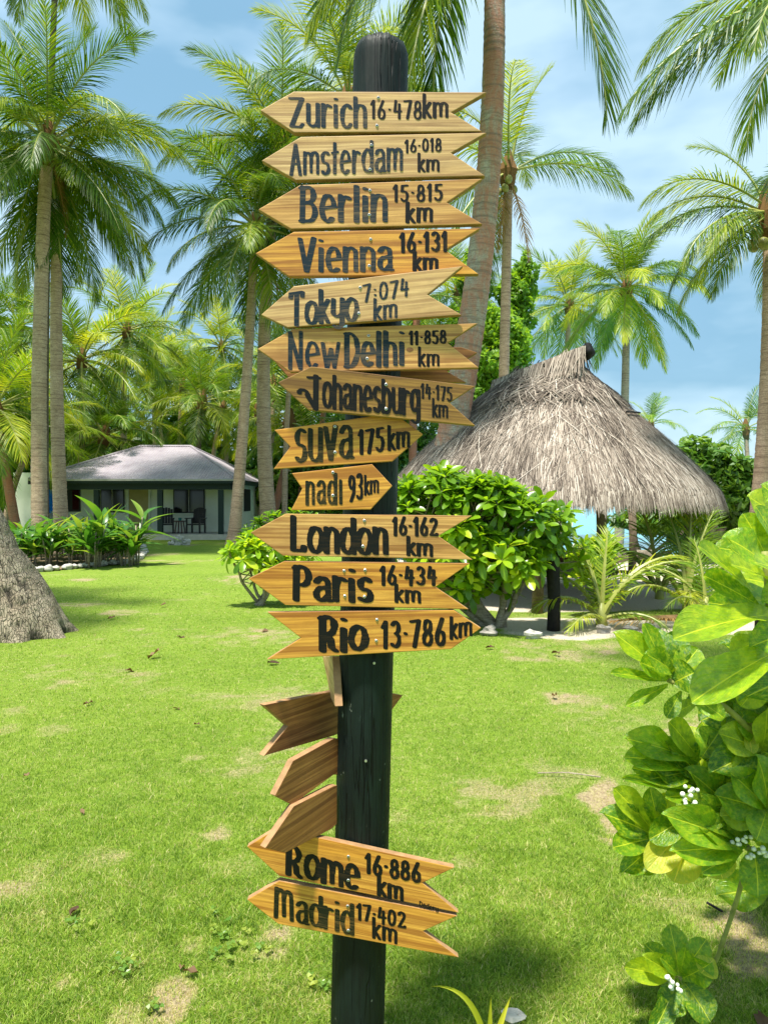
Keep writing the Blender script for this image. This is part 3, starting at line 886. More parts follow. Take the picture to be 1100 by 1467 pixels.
# ------------------------------------------------------------------ broadleaf trees and hedges
def leaf_cloud(n, blobs, size, seed, elong=1.8):
    r = np.random.default_rng(seed)
    bl = np.array([b for b in blobs], dtype=float)           # cx cy cz rx ry rz
    vol = bl[:, 3] * bl[:, 4] * bl[:, 5]
    idx = r.choice(len(bl), n, p=vol / vol.sum())
    d = r.normal(size=(n, 3)); d /= np.linalg.norm(d, axis=1)[:, None]
    rad = r.random(n) ** .28
    k = 1 + .25 * np.sin(d[:, 0] * 5 + idx) * np.sin(d[:, 2] * 6 + idx * 2)
    c = bl[idx, :3] + d * (rad * k)[:, None] * bl[idx, 3:]
    clump = r.random(n) < .5
    nrm = d * .6 + r.normal(size=(n, 3)) * .6 + np.array([0, 0, .5])
    nrm /= np.linalg.norm(nrm, axis=1)[:, None]
    a = np.cross(nrm, r.normal(size=(n, 3))); a /= np.linalg.norm(a, axis=1)[:, None]
    b = np.cross(nrm, a)
    s = size * (.6 + .8 * r.random(n))[:, None]
    a = a * s * elong / 2; b = b * s / 2
    v = np.stack([c - a, c + b * .8 - a * .1, c + a - nrm * s * .25, c - b * .8 - a * .1], 1).reshape(-1, 3)
    i = np.arange(n) * 4
    f = np.stack([i, i+1, i+2, i+3], 1)
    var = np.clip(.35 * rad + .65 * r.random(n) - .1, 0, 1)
    return v, f, np.repeat(var, 4)

def leafy_tree(name, label, base, blobs, n, size, mat, seed, cat='tree', trunk_r=.15, group=None):
    """blobs are relative to the base; limbs run from the trunk into each of them"""
    root = empty(name, base, label, cat, group)
    v, f, var = leaf_cloud(n, blobs, size, seed)
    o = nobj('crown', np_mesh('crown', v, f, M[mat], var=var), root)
    m = MB()
    rr = random.Random(seed)
    hub = Vector((0, 0, min(b[2] for b in blobs) * .45))
    m.tube([Vector((0, 0, -.1)), hub * .5 + Vector((.05, 0, 0)), hub], [trunk_r * 1.3, trunk_r, trunk_r * .85], n=9, wob=.06)
    for b in blobs:
        e = Vector(b[:3])
        md = (hub + e) / 2 + Vector((rr.uniform(-.2, .2), rr.uniform(-.2, .2), -.1))
        m.tube([hub - Vector((0, 0, .05)), md, e + Vector((0, 0, b[5] * .5))], [trunk_r * .7, trunk_r * .4, trunk_r * .12], n=6, wob=.08)
    m.build('trunk', M['bark'], root, smooth=True)
    return root
def px_tree(name, label, px, Y, specs, n, size, mat, seed, **kw):
    """specs: pixel centre and half extents of crown lumps"""
    gz = float(height(np.array([P(px, 715, Y).x]), np.array([Y]))[0])
    base = Vector((P(px, 715, Y).x, Y, gz))
    bl = []
    for (cx, cy, hw, hh) in specs:
        c = P(cx, cy, Y) - base
        s_ = Y / FPX
        bl.append((c.x, random.uniform(-.3, .3) * hw * s_, c.z, hw * s_, hw * s_ * .8, hh * s_))
    return leafy_tree(name, label, base, bl, n, size, mat, seed, **kw)

px_tree('broadleaf_tree', 'broad dark green tree right of the thatched roof, between it and the brown palm trunk', 1010, 19, [(1010, 660, 45, 35), (975, 680, 30, 40), (1050, 690, 42, 40), (1010, 715, 60, 32), (1075, 740, 45, 38), (960, 735, 60, 24), (1120, 690, 60, 50)], 15000, .13, 'tree_leaf', 11, trunk_r=.16)
px_tree('broadleaf_tree', 'low dark green tree over the water seen under the hut eave', 920, 21, [(905, 745, 40, 12), (940, 752, 42, 15), (985, 760, 40, 22), (1020, 770, 40, 30), (1060, 790, 40, 30)], 7000, .12, 'tree_leaf', 12, trunk_r=.12)
px_tree('broadleaf_tree', 'bright lime green tree between the slender grey palm trunk and the sign ends', 690, 30, [(705, 470, 40, 34), (690, 520, 50, 40), (735, 500, 30, 50), (665, 560, 45, 50), (710, 590, 50, 45), (650, 480, 30, 40)], 14000, .16, 'tree_leaf_l', 13, trunk_r=.2)
px_tree('broadleaf_tree', 'loose green tree with hanging foliage beside the slender grey palm trunk', 738, 33, [(735, 430, 26, 40), (752, 400, 20, 35), (680, 400, 26, 50), (740, 470, 26, 30)], 7000, .16, 'tree_leaf_l', 14, trunk_r=.16)
px_tree('broadleaf_tree', 'dense green tree behind the signs left of the hut', 560, 34, [(540, 620, 60, 50), (600, 640, 50, 45), (500, 650, 50, 45), (450, 660, 40, 40), (630, 690, 40, 40)], 11000, .17, 'tree_leaf', 15, trunk_r=.2)
px_tree('broadleaf_tree', 'deep green tree at the left edge behind the house extension', 0, 36, [(-30, 640, 60, 60), (30, 620, 40, 40), (-10, 690, 60, 40), (60, 640, 40, 36)], 10000, .18, 'tree_leaf', 16, trunk_r=.2)
px_tree('broadleaf_tree', 'low green tree behind the right wall of the house', 385, 37, [(370, 700, 40, 26), (410, 715, 36, 30), (440, 700, 36, 40)], 7000, .15, 'tree_leaf', 17, trunk_r=.12)
def grove_mass():
    bl = []
    rr = random.Random(9)
    for i in range(110):
        y = rr.uniform(50, 74)
        x = rr.uniform(-1.1, -.12) * y * .62 + rr.uniform(0, 6)
        hz = rr.uniform(1.0, 5.5)
        bl.append((x, y, hz * .8, rr.uniform(1.5, 3.2), rr.uniform(1.5, 2.5), hz))
    v, f, var = leaf_cloud(70000, bl, .42, 77, 2.2)
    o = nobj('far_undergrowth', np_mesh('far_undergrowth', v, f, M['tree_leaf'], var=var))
    tag(o, 'dark green undergrowth filling the grove far behind the house', kind='stuff')
grove_mass()
# ------------------------------------------------------------------ thatched hut
def hut():
    HY = 12.9
    cx = P(779, 715, HY).x
    base = Vector((cx, HY, 0))
    root = empty('thatched_hut', base, 'round open hut with shaggy grey thatched roof on wooden posts by the beach', 'hut')
    ztop, H, Rr = 4.05, 2.33, 2.39
    def fdrop(q): return .91 * q + .09 * (1 - np.exp(-np.asarray(q) * 22.0)) - .055 * np.sin(np.pi * np.clip(q, 0, 1) ** 1.25)
    rd = Vector((math.cos(R(-24)), math.sin(R(-24)), 0)); rh = .46
    def surf(th, r, lift=0.0):
        c = math.cos(th) * rd.x + math.sin(th) * rd.y
        k = math.tanh(c * 3.0)
        o = rd * (rh * k)
        z = ztop - H * float(fdrop(r)) + .10 * k * math.exp(-r * 6) + lift
        return Vector((o.x + math.cos(th) * r * Rr, o.y + math.sin(th) * r * Rr * .93, z))
    def loft(name, r0, r1, lift, nth, nr, mat, thick_end=.0, jag=0.0, var=.25):
        m = MB(); rr = random.Random(3)
        for j in range(nr + 1):
            r = r0 + (r1 - r0) * j / nr
            for i in range(nth):
                th = 6.2832 * i / nth
                rj = r + (rr.uniform(-jag, jag) if j == nr else 0)
                p = surf(th, max(rj, .002), lift + .03 * math.sin(th * 9 + j) * (j / nr))
                m.v.append(tuple(p)); m.c.append(var)
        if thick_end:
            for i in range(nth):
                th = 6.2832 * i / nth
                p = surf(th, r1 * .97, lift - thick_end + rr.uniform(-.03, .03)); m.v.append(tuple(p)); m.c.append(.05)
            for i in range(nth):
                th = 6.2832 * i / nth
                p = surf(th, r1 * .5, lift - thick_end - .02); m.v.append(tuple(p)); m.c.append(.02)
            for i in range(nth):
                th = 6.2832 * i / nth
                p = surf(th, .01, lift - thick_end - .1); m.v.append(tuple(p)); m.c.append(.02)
        rows = nr + (3 if thick_end else 0)
        for j in range(rows):
            for i in range(nth):
                q = (i + 1) % nth
                m.f.append((j*nth+i, (j+1)*nth+i, (j+1)*nth+q, j*nth+q)); m.m.append(0)
        return m.build(name, mat, root, smooth=True)
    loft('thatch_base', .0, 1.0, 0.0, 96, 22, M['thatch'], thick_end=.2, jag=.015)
    r = np.random.default_rng(5)
    def strands(name, n, rlo, rhi, lift, length, w, seed, wild=.10, vshift=0.0):
        V, C = [], []
        r = np.random.default_rng(seed)
        th = r.random(n) * 6.2832
        rr_ = np.sqrt(rlo**2 + (rhi**2 - rlo**2) * r.random(n))
        c = np.cos(th) * rd.x + np.sin(th) * rd.y
        k = np.tanh(c * 3)
        def S(th, q, lf):
            c = np.cos(th) * rd.x + np.sin(th) * rd.y
            k = np.tanh(c * 3)
            over = np.maximum(q - 1.0, 0)
            qq = np.minimum(q, 1.0) + over * .2
            z = ztop - H * fdrop(qq) + .10 * k * np.exp(-q * 6) + lf - over * Rr * .35
            return np.stack([rd.x * rh * k + np.cos(th) * qq * Rr, rd.y * rh * k + np.sin(th) * qq * Rr * .93, z], 1)
        L = length * (.5 + r.random(n)) / Rr
        dth = r.normal(size=n) * wild / np.maximum(rr_, .15) * .35
        lf0 = lift + r.random(n) * .05
        ww = w * (.5 + r.random(n))
        tx, ty = -np.sin(th), np.cos(th)
        side = np.stack([tx, ty, np.zeros(n)], 1) * ww[:, None] / 2
        P0, P1, P2 = S(th, rr_, lf0), S(th + dth * .5, rr_ + L * .5, lf0 + .01 + r.random(n) * .03), S(th + dth, rr_ + L, lf0 - .01 + r.normal(size=n) * .02)
        verts = np.stack([P0 - side, P0 + side, P1 - side, P1 + side, P2 - side * .35, P2 + side * .35], 1).reshape(-1, 3)
        b = np.arange(n) * 6
        f = np.stack([np.stack([b, b+1, b+3, b+2], 1), np.stack([b+2, b+3, b+5, b+4], 1)], 1).reshape(-1, 4)
        streak = vnoise(th * 9, rr_ * 1.2, 2.0)
        var = np.clip(r.normal(size=n) * .26 + .5 + (streak - .5) * .5 + vshift, 0, 1)
        o = nobj(name, np_mesh(name, verts, f, M['thatch'], var=np.repeat(var, 6)), root)
        tag(o, kind='stuff')
    strands('thatch_straw', 74000, .03, .97, .0, .50, .011, 8, wild=.035)
    strands('eave_fringe', 12000, .90, .985, -.03, .13, .013, 9, wild=.10)
    strands('cap_straw', 5200, .0, .26, .10, .34, .022, 10, wild=.16, vshift=-.14)
    strands('stray_straw', 1200, .05, .9, .05, .50, .008, 11, wild=.35, vshift=.12)
    # ridge roll with a black pole end sticking out, and bent bundles over it
    a, b = rd * -(rh + .42) + Vector((0, 0, ztop - .38)), rd * (rh + .22) + Vector((0, 0, ztop + .10))
    m = MB(); m.col = .1
    m.tube([a, (a+b)/2, b], [.09, .10, .09], n=10, wob=.05); m.build('ridge_pole', M['char'], root)
    m = MB()
    m.blob(b + rd * .05, .125, rough=.25, seed=4, nu=14, nv=9); m.build('ridge_pole_end', M['char'], root, smooth=True)
    m = MB(); rr = random.Random(6)
    for i in range(700):
        t = rr.random(); p = a.lerp(b, t) + Vector((0, 0, .09))
        sd = rr.choice((-1, 1)); n_ = Vector((-rd.y, rd.x, 0)) * sd
        m.col = rr.uniform(.1, .75)
        L = rr.uniform(.2, .75); w = rd * rr.uniform(.006, .013)
        q = [p - n_ * .06, p + n_ * .14 + rd * rr.uniform(-.03, .03) - Vector((0, 0, .01)), p + n_ * (L * .70) - Vector((0, 0, L * .75)) + rd * rr.uniform(-.12, .12)]
        m.add([q[0]-w, q[0]+w, q[1]-w, q[1]+w, q[2]-w*.4, q[2]+w*.4], [(0,1,3,2),(2,3,5,4)])
    tag(m.build('ridge_straw', M['thatch'], root), kind='stuff')
    # battens lying on the thatch
    for (th0, th1, rr0, rr1) in [(-2.0, -1.05, .30, .34), (-1.15, -.35, .33, .31), (-2.7, -1.7, .22, .26), (-1.0, -.6, .5, .49)]:
        m = MB(); m.col = .1
        pts = [surf(th0 + (th1-th0)*i/10, rr0 + (rr1-rr0)*i/10, .13) for i in range(11)]
        m.tube(pts, .016, n=6, wob=.15); m.build('batten', M['char'], root)
    # posts, ring beam, bench wall
    posts = [(860, 11.2), (985, 12.2), (640, 12.4), (700, 14.6), (905, 14.9), (770, 10.75)]
    for px, y in posts:
        p = P(px, 715, y) - base
        rr_ = math.hypot(p.x, p.y) / Rr
        zt = ztop - H * float(fdrop(min(rr_, 1))) - .12
        m = MB(); m.tube([(p.x, p.y, -.1), (p.x + .02, p.y, zt * .5), (p.x, p.y, zt)], [.085, .078, .08], n=10, wob=.05)
        m.build('post', M['post_wood'], root, smooth=True)
    m = MB()
    ring = [Vector((math.cos(t) * Rr * .80, math.sin(t) * Rr * .74, ztop - H * .82 - .25)) for t in [i * 6.2832 / 24 for i in range(25)]]
    m.tube(ring, .055, n=7, cap=False); m.build('ring_beam', M['post_wood'], root, smooth=True)
    for i in range(14):
        t = i * 6.2832 / 14 + .1
        a_, b_ = Vector((math.cos(t) * .2, math.sin(t) * .2, ztop - .75)), Vector((math.cos(t) * Rr * .93, math.sin(t) * Rr * .87, ztop - H * .935 - .25))
        m = MB(); m.tube([a_, b_], .035, n=6); m.build('rafter', M['post_wood'], root)
hut()

# black charred post in front of the shrub, low things on the sand
b = P(793, 715, 9.35)
m = MB(); m.tube([(0, 0, -.1), (.01, 0, .35), (-.01, .01, .8), (.0, 0, 1.25)], [.085, .08, .083, .078], n=14, wob=.05)
tag(m.build('wooden_post', M['char'], loc=(b.x, 9.35, 0), smooth=True), 'short black charred wooden post standing in the leafy shrub right of the signs', 'post')
b = P(1092, 715, 9.0)
m = MB(); m.tube([(0, 0, -.1), (.01, 0, .4), (0, .01, .9)], [.09, .085, .08], n=12, wob=.05)
tag(m.build('wooden_post', M['char'], loc=(b.x, 9.0, 0), smooth=True), 'dark wooden post half hidden at the right edge behind the near broad leaved shrub', 'post')
def log(name, label, x0, x1, y, z, r, mat, cat='log', **kw):
    m = MB(); n = 9
    p0, p1 = P(x0, 715, y), P(x1, 715, y)
    c = (p0 + p1) / 2; h = (p1.x - p0.x) / 2
    m.tube([(-h + 2*h*i/n, .04*math.sin(i), .03*math.sin(i*1.7)) for i in range(n+1)], [r * random.uniform(.88, 1.08) for _ in range(n+1)], n=10, wob=.06)
    o = m.build(name, M[mat], loc=(c.x, y, z), smooth=True)
    return tag(o, label, cat, **kw)
log('log', 'weathered brown beam lying low behind the shrub stems under the hut', 700, 880, 13.6, .34, .12, 'bark')
log('log', 'long pale driftwood log lying on the sand behind the palm seedling', 700, 935, 15.8, .42, .13, 'bark')
def canoe():
    o = empty('wooden_canoe', P(720, 715, 14.2) * Vector((1, 1, 0)) if False else Vector((P(775, 715, 14.4).x, 14.4, 0)), 'small brown wooden boat hull resting on the sand under the hut', 'boat')
    m = MB(); L, W, H = 1.35, .34, .42
    n = 14; sec = 8
    for i in range(n + 1):
        t = -1 + 2 * i / n
        w = W * (1 - abs(t) ** 2.4) + .015; lift = .22 * abs(t) ** 3
        for j in range(sec + 1):
            a = math.pi * j / sec
            m.v.append((t * L, -math.cos(a) * w, .12 + lift + H * (1 - math.sin(a) ** .7))); m.c.append(.5)
    for i in range(n):
        for j in range(sec):
            a = i*(sec+1)+j; m.f.append((a, a+1, a+sec+2, a+sec+1)); m.m.append(0)
    m.build('hull', simple('red_brown_boat_wood', (.17, .075, .04), .7, .3, scale=6, var=.4), o, smooth=True)
    for s_ in (-1, 1):
        m = MB(); m.tube([(-1+2*i/n)*1.0 and (( -1+2*i/n)*L, s_*(W*(1-abs(-1+2*i/n)**2.4)+.015), .12+.22*abs(-1+2*i/n)**3+H) or (0, s_*W, .12+H) for i in range(n+1)], .022, n=6)
        m.build('gunwale', M['post_wood'], o)
    for x in (-.5, .5):
        m = MB(); m.box(x-.08, x+.08, -.3, .3, .42, .45); m.build('thwart', M['post_wood'], o)
canoe()
for k, (px, y, r_, lab) in enumerate([(765, 8.8, .075, 'pale coral stone on the lawn edge under the shrub by the signs'), (700, 8.95, .08, 'small brown stone at the sand edge beneath the shrub roots'), (1003, 12.3, .2, 'white rock beside the hut post under the right eave'), (905, 9.15, .07, 'dark stone in the bed edging below the palm seedling'), (865, 9.2, .07, 'dark flat stone left of the palm seedling foot'), (935, 9.2, .08, 'dark square stone right of the palm seedling foot')]):
    m = MB(); m.blob((0, 0, 0), r_, rough=.5, seed=30 + k, nu=12, nv=8, sq=(1.25, .9, .8))
    x = P(px, 715, y).x
    tag(m.build('rock', M['stone'] if k in (0, 2) else M['rock'], loc=(x, y, r_ * .4)), lab, 'rock')
m = MB()
for q, (dx, dz, r_) in enumerate([(-.32, .12, .2), (0, .2, .24), (.3, .12, .22), (.08, .38, .17), (.5, .06, .13), (-.52, .06, .12)]):
    m.blob((dx * .62, 0, dz * .62), r_ * .62, rough=.7, seed=60 + q, nu=14, nv=9)
tag(m.build('coral_rock', M['stone'], loc=(P(257, 715, 26.5).x, 26.5, 0)), 'knobbly white coral rock on the lawn in front of the veranda', 'rock')
m = MB(); m.blob((0, 0, 0), .12, rough=.4, seed=91, nu=14, nv=9, sq=(1.25, .8, .55))
tag(m.build('rock', M['rock'], loc=G(48, 914) + Vector((0, 0, .05))), 'grey rounded stone at the foot of the big cracked trunk', 'rock')
def blob_at(px, py, r_, seed, mat, lab, name='rock', cat='rock', sq=(1.2, .8, .7)):
    m = MB(); m.blob((0, 0, 0), r_, rough=.55, seed=seed, nu=10, nv=7, sq=sq)
    tag(m.build(name, M[mat], loc=G(px, py) + Vector((0, 0, r_ * .3))), lab, cat)
blob_at(738, 1462, .03, 17, 'stone', 'pale angular stone by the yellow grass tuft at the bottom edge')

# ------------------------------------------------------------------ house with veranda
def house():
    Y0 = 30.0; k = Y0 / FPX
    X = lambda px, y=Y0: P(px, 715, y).x
    Z = lambda py, y=Y0: P(550, py, y).z
    fl = .22
    root = empty('veranda_house', (X(230), Y0, 0), 'low cream house with grey hipped metal roof and dark veranda beyond the lawn', 'house')
    o = Vector((X(230), Y0, 0))
    def bx(name, mat, x0, x1, y0, y1, z0, z1, par=root, bev=0):
        m = MB(); m.box(x0 - o.x, x1 - o.x, y0 - o.y, y1 - o.y, z0, z1)
        return m.build(name, M[mat], par)
    xl, xr = X(62), X(328)             # veranda edges at the front
    ze = Z(690); zr = Z(638, Y0 + 3.0)
    yb = Y0 + 2.3; yB = Y0 + 7.2
    bx('veranda_floor', 'concrete', xl - .2, xr + .25, Y0 - .1, yb, -.1, fl)
    bx('back_wall', 'white_wall', xl, xr, yb, yb + .15, 0, ze + .1)
    bx('side_wall', 'white_wall', xr - .15, xr, yb + .155, yB, 0, ze + .1)
    bx('side_wall', 'white_wall', xl, xl + .15, yb + .155, yB, 0, ze + .1)
    bx('rear_wall', 'white_wall', xl + .155, xr - .155, yB - .15, yB, 0, ze + .1)
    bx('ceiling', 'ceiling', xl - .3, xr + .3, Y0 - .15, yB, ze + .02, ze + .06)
    bx('beam', 'green_trim', xl - .1, xr + .05, Y0, Y0 + .12, ze - .32, ze + .015)
    bx('beam', 'dark_trim', xr - .06, xr + .06, Y0 + .13, yb - .01, ze - .32, ze + .015)
    for px in (138, 229, 316):
        bx('post', 'green_trim', X(px) - .1, X(px) + .1, Y0 + .0, Y0 + .18, fl, ze - .33)
    # roof: corrugated hipped sheets
    ex0, ex1, ey0, ey1 = X(50), xr + .45, Y0 - .5, yB + .6
    rx0, rx1, ry = X(196, Y0 + 3), X(268, Y0 + 3), (Y0 - .5 + yB + .6) / 2
    zE = ze + .08
    def sheet(name, A, B, Cc, D, along, n):
        # A-B is the eave, D-C the ridge; corrugations run from eave up the slope
        m = MB(); A, B, Cc, D = [Vector(v) - o for v in (A, B, Cc, D)]
        eave = (B - A); L = eave.length; e = eave.normalized()
        nrm = e.cross((D - A) if (D - A).length > .1 else (Cc - A)).normalized()
        if nrm.z < 0: nrm = -nrm
        up = nrm.cross(e); up = up if up.z > 0 else -up
        dl, dr = (D - A).dot(e), (Cc - A).dot(e); hgt = (D - A).dot(up)
        row = []
        for i in range(n + 1):
            s_ = L * i / n
            h = hgt
            if s_ < dl: h = hgt * s_ / dl
            elif s_ > dr: h = hgt * (L - s_) / (L - dr)
            off = nrm * (.014 if i % 2 else -.014)
            row += [A + e * s_ + off, A + e * s_ + up * max(h, .002) + off]
        m.add(row, [(2*i, 2*i+2, 2*i+3, 2*i+1) for i in range(n)])
        return m.build(name, M['roof'], root)
    Ax, Bx, Cx, Dx = (ex0, ey0, zE), (ex1, ey0, zE), (ex1, ey1, zE), (ex0, ey1, zE)
    R0, R1 = (rx0, ry, zr), (rx1, ry, zr)
    sheet('roof_sheet', Ax, Bx, R1, R0, 1, 150)
    sheet('roof_sheet', Bx, Cx, R1, R1, 1, 110)
    sheet('roof_sheet', Cx, Dx, R0, R1, 1, 150)
    sheet('roof_sheet', Dx, Ax, R0, R0, 1, 110)
    for a_, b_ in ((R0, R1), (Bx, R1), (Ax, R0), (Cx, R1), (Dx, R0)):
        m = MB(); m.tube([Vector(a_) - o + Vector((0, 0, .02)), Vector(b_) - o + Vector((0, 0, .02))], .05, n=6); m.build('ridge_cap', M['roof'], root)
    bx('gutter', 'concrete', ex0, ex1, ey0 - .06, ey0 - .005, zE - .06, zE + .015)
    bx('fascia', 'green_trim', ex0 + .02, ex1 - .02, ey0 + .01, ey0 + .05, zE - .16, zE - .03)
    bx('fascia', 'green_trim', ex1 - .05, ex1, ey0 + .06, ey1, zE - .20, zE - .03)
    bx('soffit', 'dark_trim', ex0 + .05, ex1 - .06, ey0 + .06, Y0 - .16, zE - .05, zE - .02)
    # openings in the back wall
    kb = lambda px: X(px, yb)
    zb = lambda py: Z(py, yb)
    def window(x0, x1, y0, y1, mull=True):
        a, b_, c, d = kb(x0), kb(x1), zb(y1), zb(y0)
        f = bx('window', 'dark_trim', a, b_, yb - .05, yb - .005, c, d)
        n = 2
        for i in range(n):
            p0 = a + .05 + (b_ - a - .05) * i / n; p1 = a + (b_ - a - .05) * (i + 1) / n
            bx('pane', 'glass', p0, p1, yb - .062, yb - .052, c + .05, d - .05, f)
        bx('sill', 'white_wall', a - .05, b_ + .05, yb - .1, yb - .003, c - .07, c - .005, f)
        if mull: bx('mullion', 'concrete', (a + b_) / 2 - .015, (a + b_) / 2 + .015, yb - .075, yb - .064, c + .03, d - .03, f)
    window(145, 179, 698, 734); window(249, 294, 698, 735)
    w = bx('window', 'dark_trim', kb(97), kb(116), yb - .05, yb - .005, zb(733), zb(698))
    bx('curtain', 'red_cloth', kb(105), kb(114), yb - .065, yb - .052, zb(730), zb(702), w)
    d = bx('door', 'door', kb(186), kb(213), yb - .045, yb - .004, fl, zb(699))
    bx('handle', 'screw', kb(210), kb(211.5), yb - .08, yb - .046, zb(737), zb(735), d)
    bx('door_frame', 'white_wall', kb(183), kb(185.5), yb - .07, yb - .003, fl, zb(696)); bx('door_frame', 'white_wall', kb(213.5), kb(216), yb - .07, yb - .003, fl, zb(696))
    # side window
    m = MB(); m.box(xr + .004 - o.x, xr + .05 - o.x, yb + .9 - o.y, yb + 2.3 - o.y, 1.1, 2.1); f = m.build('window', M['dark_trim'], root)
    # lower extension at the left
    bx('extension_wall', 'white_wall', X(20, 31), X(60, 31), 31.0, 31.2, 0, Z(677, 31))
    bx('extension_wall', 'white_wall', X(60.5, 31), X(61.5, 31), 31.0, 34, 0, Z(677, 31))
    bx('extension_roof', 'dark_trim', X(44, 30.6), X(90, 30.6), 30.4, 30.95, Z(694, 30.6), Z(685, 30.6))
    # towel on a line by the wall
    t_ = MB(); n = 10
    px0, px1 = X(66, 30.3), X(80, 30.3)
    for j in range(7):
        for i in range(n + 1):
            t_.v.append((px0 + (px1 - px0) * i / n, 30.3 + .03 * math.sin(i * 1.9) * (j / 6 + .3), Z(699, 30.3) + (Z(735, 30.3) - Z(699, 30.3)) * j / 6)); t_.c.append(.5)
    for j in range(6):
        for i in range(n):
            a = j * (n + 1) + i; t_.f.append((a, a + 1, a + n + 2, a + n + 1)); t_.m.append(0)
    tag(t_.build('towel', M['blue_cloth'], smooth=True), 'bright blue towel hanging by the house wall between the two tall palm trunks', 'towel')
    def chair(px, lab, rz):
        c = empty('armchair', (X(px, Y0 + 1.1), Y0 + 1.1, fl), lab, 'chair', 'dark armchairs on the veranda', rz)
        def p(name, *b): 
            m = MB(); m.box(*b); return m.build(name, M['chair'], c)
        p('seat', -.27, .27, -.28, .25, .34, .39)
        for s_ in (-1, 1):
            x = s_ * .29
            p('leg', x - .03, x + .03, -.30, -.24, 0, .60); p('leg', x - .03, x + .03, .20, .26, 0, .60)
            p('armrest', x - .06, x + .06, -.34, .30, .605, .64)
        for i in range(5):
            x = -.22 + .11 * i; h = 1.02 + .06 * math.cos((i - 2) * .9)
            m = MB(); m.add([(x-.05, .235, .4), (x+.05, .235, .4), (x+.05, .38, h), (x-.05, .38, h), (x-.05, .26, .4), (x+.05, .26, .4), (x+.05, .405, h), (x-.05, .405, h)], [(0,1,2,3),(7,6,5,4),(0,4,5,1),(1,5,6,2),(2,6,7,3),(3,7,4,0)])
            m.build('back_slat', M['chair'], c)
        p('back_rail', -.27, .27, .31, .34, .68, .74)
    chair(238, 'dark armchair on the veranda, left of the small table', .25)
    chair(281, 'dark armchair on the veranda under the right window, right of the small table', -.2)
    t = empty('side_table', (X(258, Y0 + 1.1), Y0 + 1.1, fl), 'small red brown table between the two veranda armchairs', 'table')
    m = MB(); m.tube([(0, 0, .48), (0, 0, .52)], .3, n=20); m.build('table_top', M['table'], t)
    for i in range(4):
        a = i * 1.5708 + .6; m = MB(); m.tube([(.22*math.cos(a), .22*math.sin(a), 0), (.15*math.cos(a), .15*math.sin(a), .475)], .025, n=6); m.build('leg', M['table'], t)
    m = MB(); m.tube([(0, 0, 0), (0, 0, .1), (0, 0, .12)], [.06, .075, .07], n=12)
    tag(m.build('cup', M['teal'], loc=(X(258, Y0 + 1.1), Y0 + 1.1, fl + .523)), 'teal cup standing on the small veranda table', 'cup')
house()

# ------------------------------------------------------------------ leaves
def leaf_shape(name, L, W, mat, curl=.25, fold=.25, tip=.6, nu=8, nv=4, wave=0.0, seed=0, stalk=.12, pointed=False):
    """a leaf along +X, blade normal +Z, with uv; widest at `tip` of its length"""
    rr = random.Random(seed)
    vs, fs, uv = [], [], []
    for i in range(nu + 1):
        u = i / nu if pointed else math.sin(i / nu * math.pi / 2) ** .9
        if pointed: w = W * (math.sin(math.pi * min(1, u ** .8)) ** .75) * .5
        elif tip > .6: w = W * .5 * max(0, math.sin(math.pi * min(1, u ** 1.65))) ** .52
        else:
            a = u / tip if u < tip else 1 - (u - tip) / (1 - tip)
            w = W * .5 * (a ** .85 if u < tip else math.sqrt(max(0, 1 - (1 - a) ** 2)) )
        w = max(w, W * (.06 if u < .5 else .02))
        for j in range(nv + 1):
            s_ = -1 + 2 * j / nv
            x = L * u
            z = fold * w * abs(s_) ** 1.3 - curl * L * u * u + wave * W * math.sin(u * 9 + seed) * s_
            vs.append((x, s_ * w, z)); uv.append((u, .5 + s_ * .5))
    for i in range(nu):
        for j in range(nv):
            a = i * (nv + 1) + j
            fs.append((a, a + nv + 1, a + nv + 2, a + 1))
    me = bpy.data.meshes.new(name)
    me.from_pydata(vs, [], fs)
    me.materials.append(M[mat])
    ul = me.uv_layers.new(name='UVMap')
    for p in me.polygons:
        p.use_smooth = True
        for li, vi in zip(p.loop_indices, p.vertices): ul.data[li].uv = uv[vi]
    at = me.attributes.new('var', 'FLOAT', 'POINT')
    at.data.foreach_set('value', [rr.uniform(.15, .85)] * len(vs))
    me.update()
    return me, np.array(vs), np.array(fs)
def frame(d, up, roll=0.0):
    """rotation taking +X to d with +Z near up"""
    d = d.normalized(); z = (up - d * up.dot(d))
    if z.length < 1e-4: z = Vector((0, 1, 0)) - d * d.y
    z.normalize(); y = z.cross(d)
    m = Matrix((d, y, z)).transposed()
    return m @ Matrix.Rotation(roll, 3, 'X')

def leafy_mass(root, leaves, temps, mat, near=290, name='leaf', massname='foliage'):
    """leaves: (position, rotation 3x3, scale). The nearest become objects sharing meshes, the rest one joined part"""
    leaves = sorted(leaves, key=lambda l: l[3])
    W = root.matrix_world
    loc = Vector(root.location)
    for (p, r_, s_, _) in leaves[:near]:
        o = bpy.data.objects.new(name, random.choice(temps)[0])
        mm = r_.to_4x4() * 1.0
        o.matrix_local = Matrix.Translation(p - loc) @ r_.to_4x4() @ Matrix.Diagonal((s_, s_, s_, 1))
        link(o, root)
        o.matrix_local = Matrix.Translation(p - loc) @ r_.to_4x4() @ Matrix.Diagonal((s_, s_, s_, 1))
    rest = leaves[near:]
    if rest:
        VV, FF, CC = [], [], []
        b = 0
        for (p, r_, s_, _) in rest:
            t = random.choice(temps)
            a = t[1] @ (np.array(r_).T * s_) + np.array(p - loc)
            VV.append(a); FF.append(t[2] + b); CC.append(np.full(len(a), random.uniform(.1, .8))); b += len(a)
        o = nobj(massname, np_mesh(massname, np.concatenate(VV), np.concatenate(FF), M[mat], var=np.concatenate(CC), smooth=True), root)
        tag(o, kind='stuff')

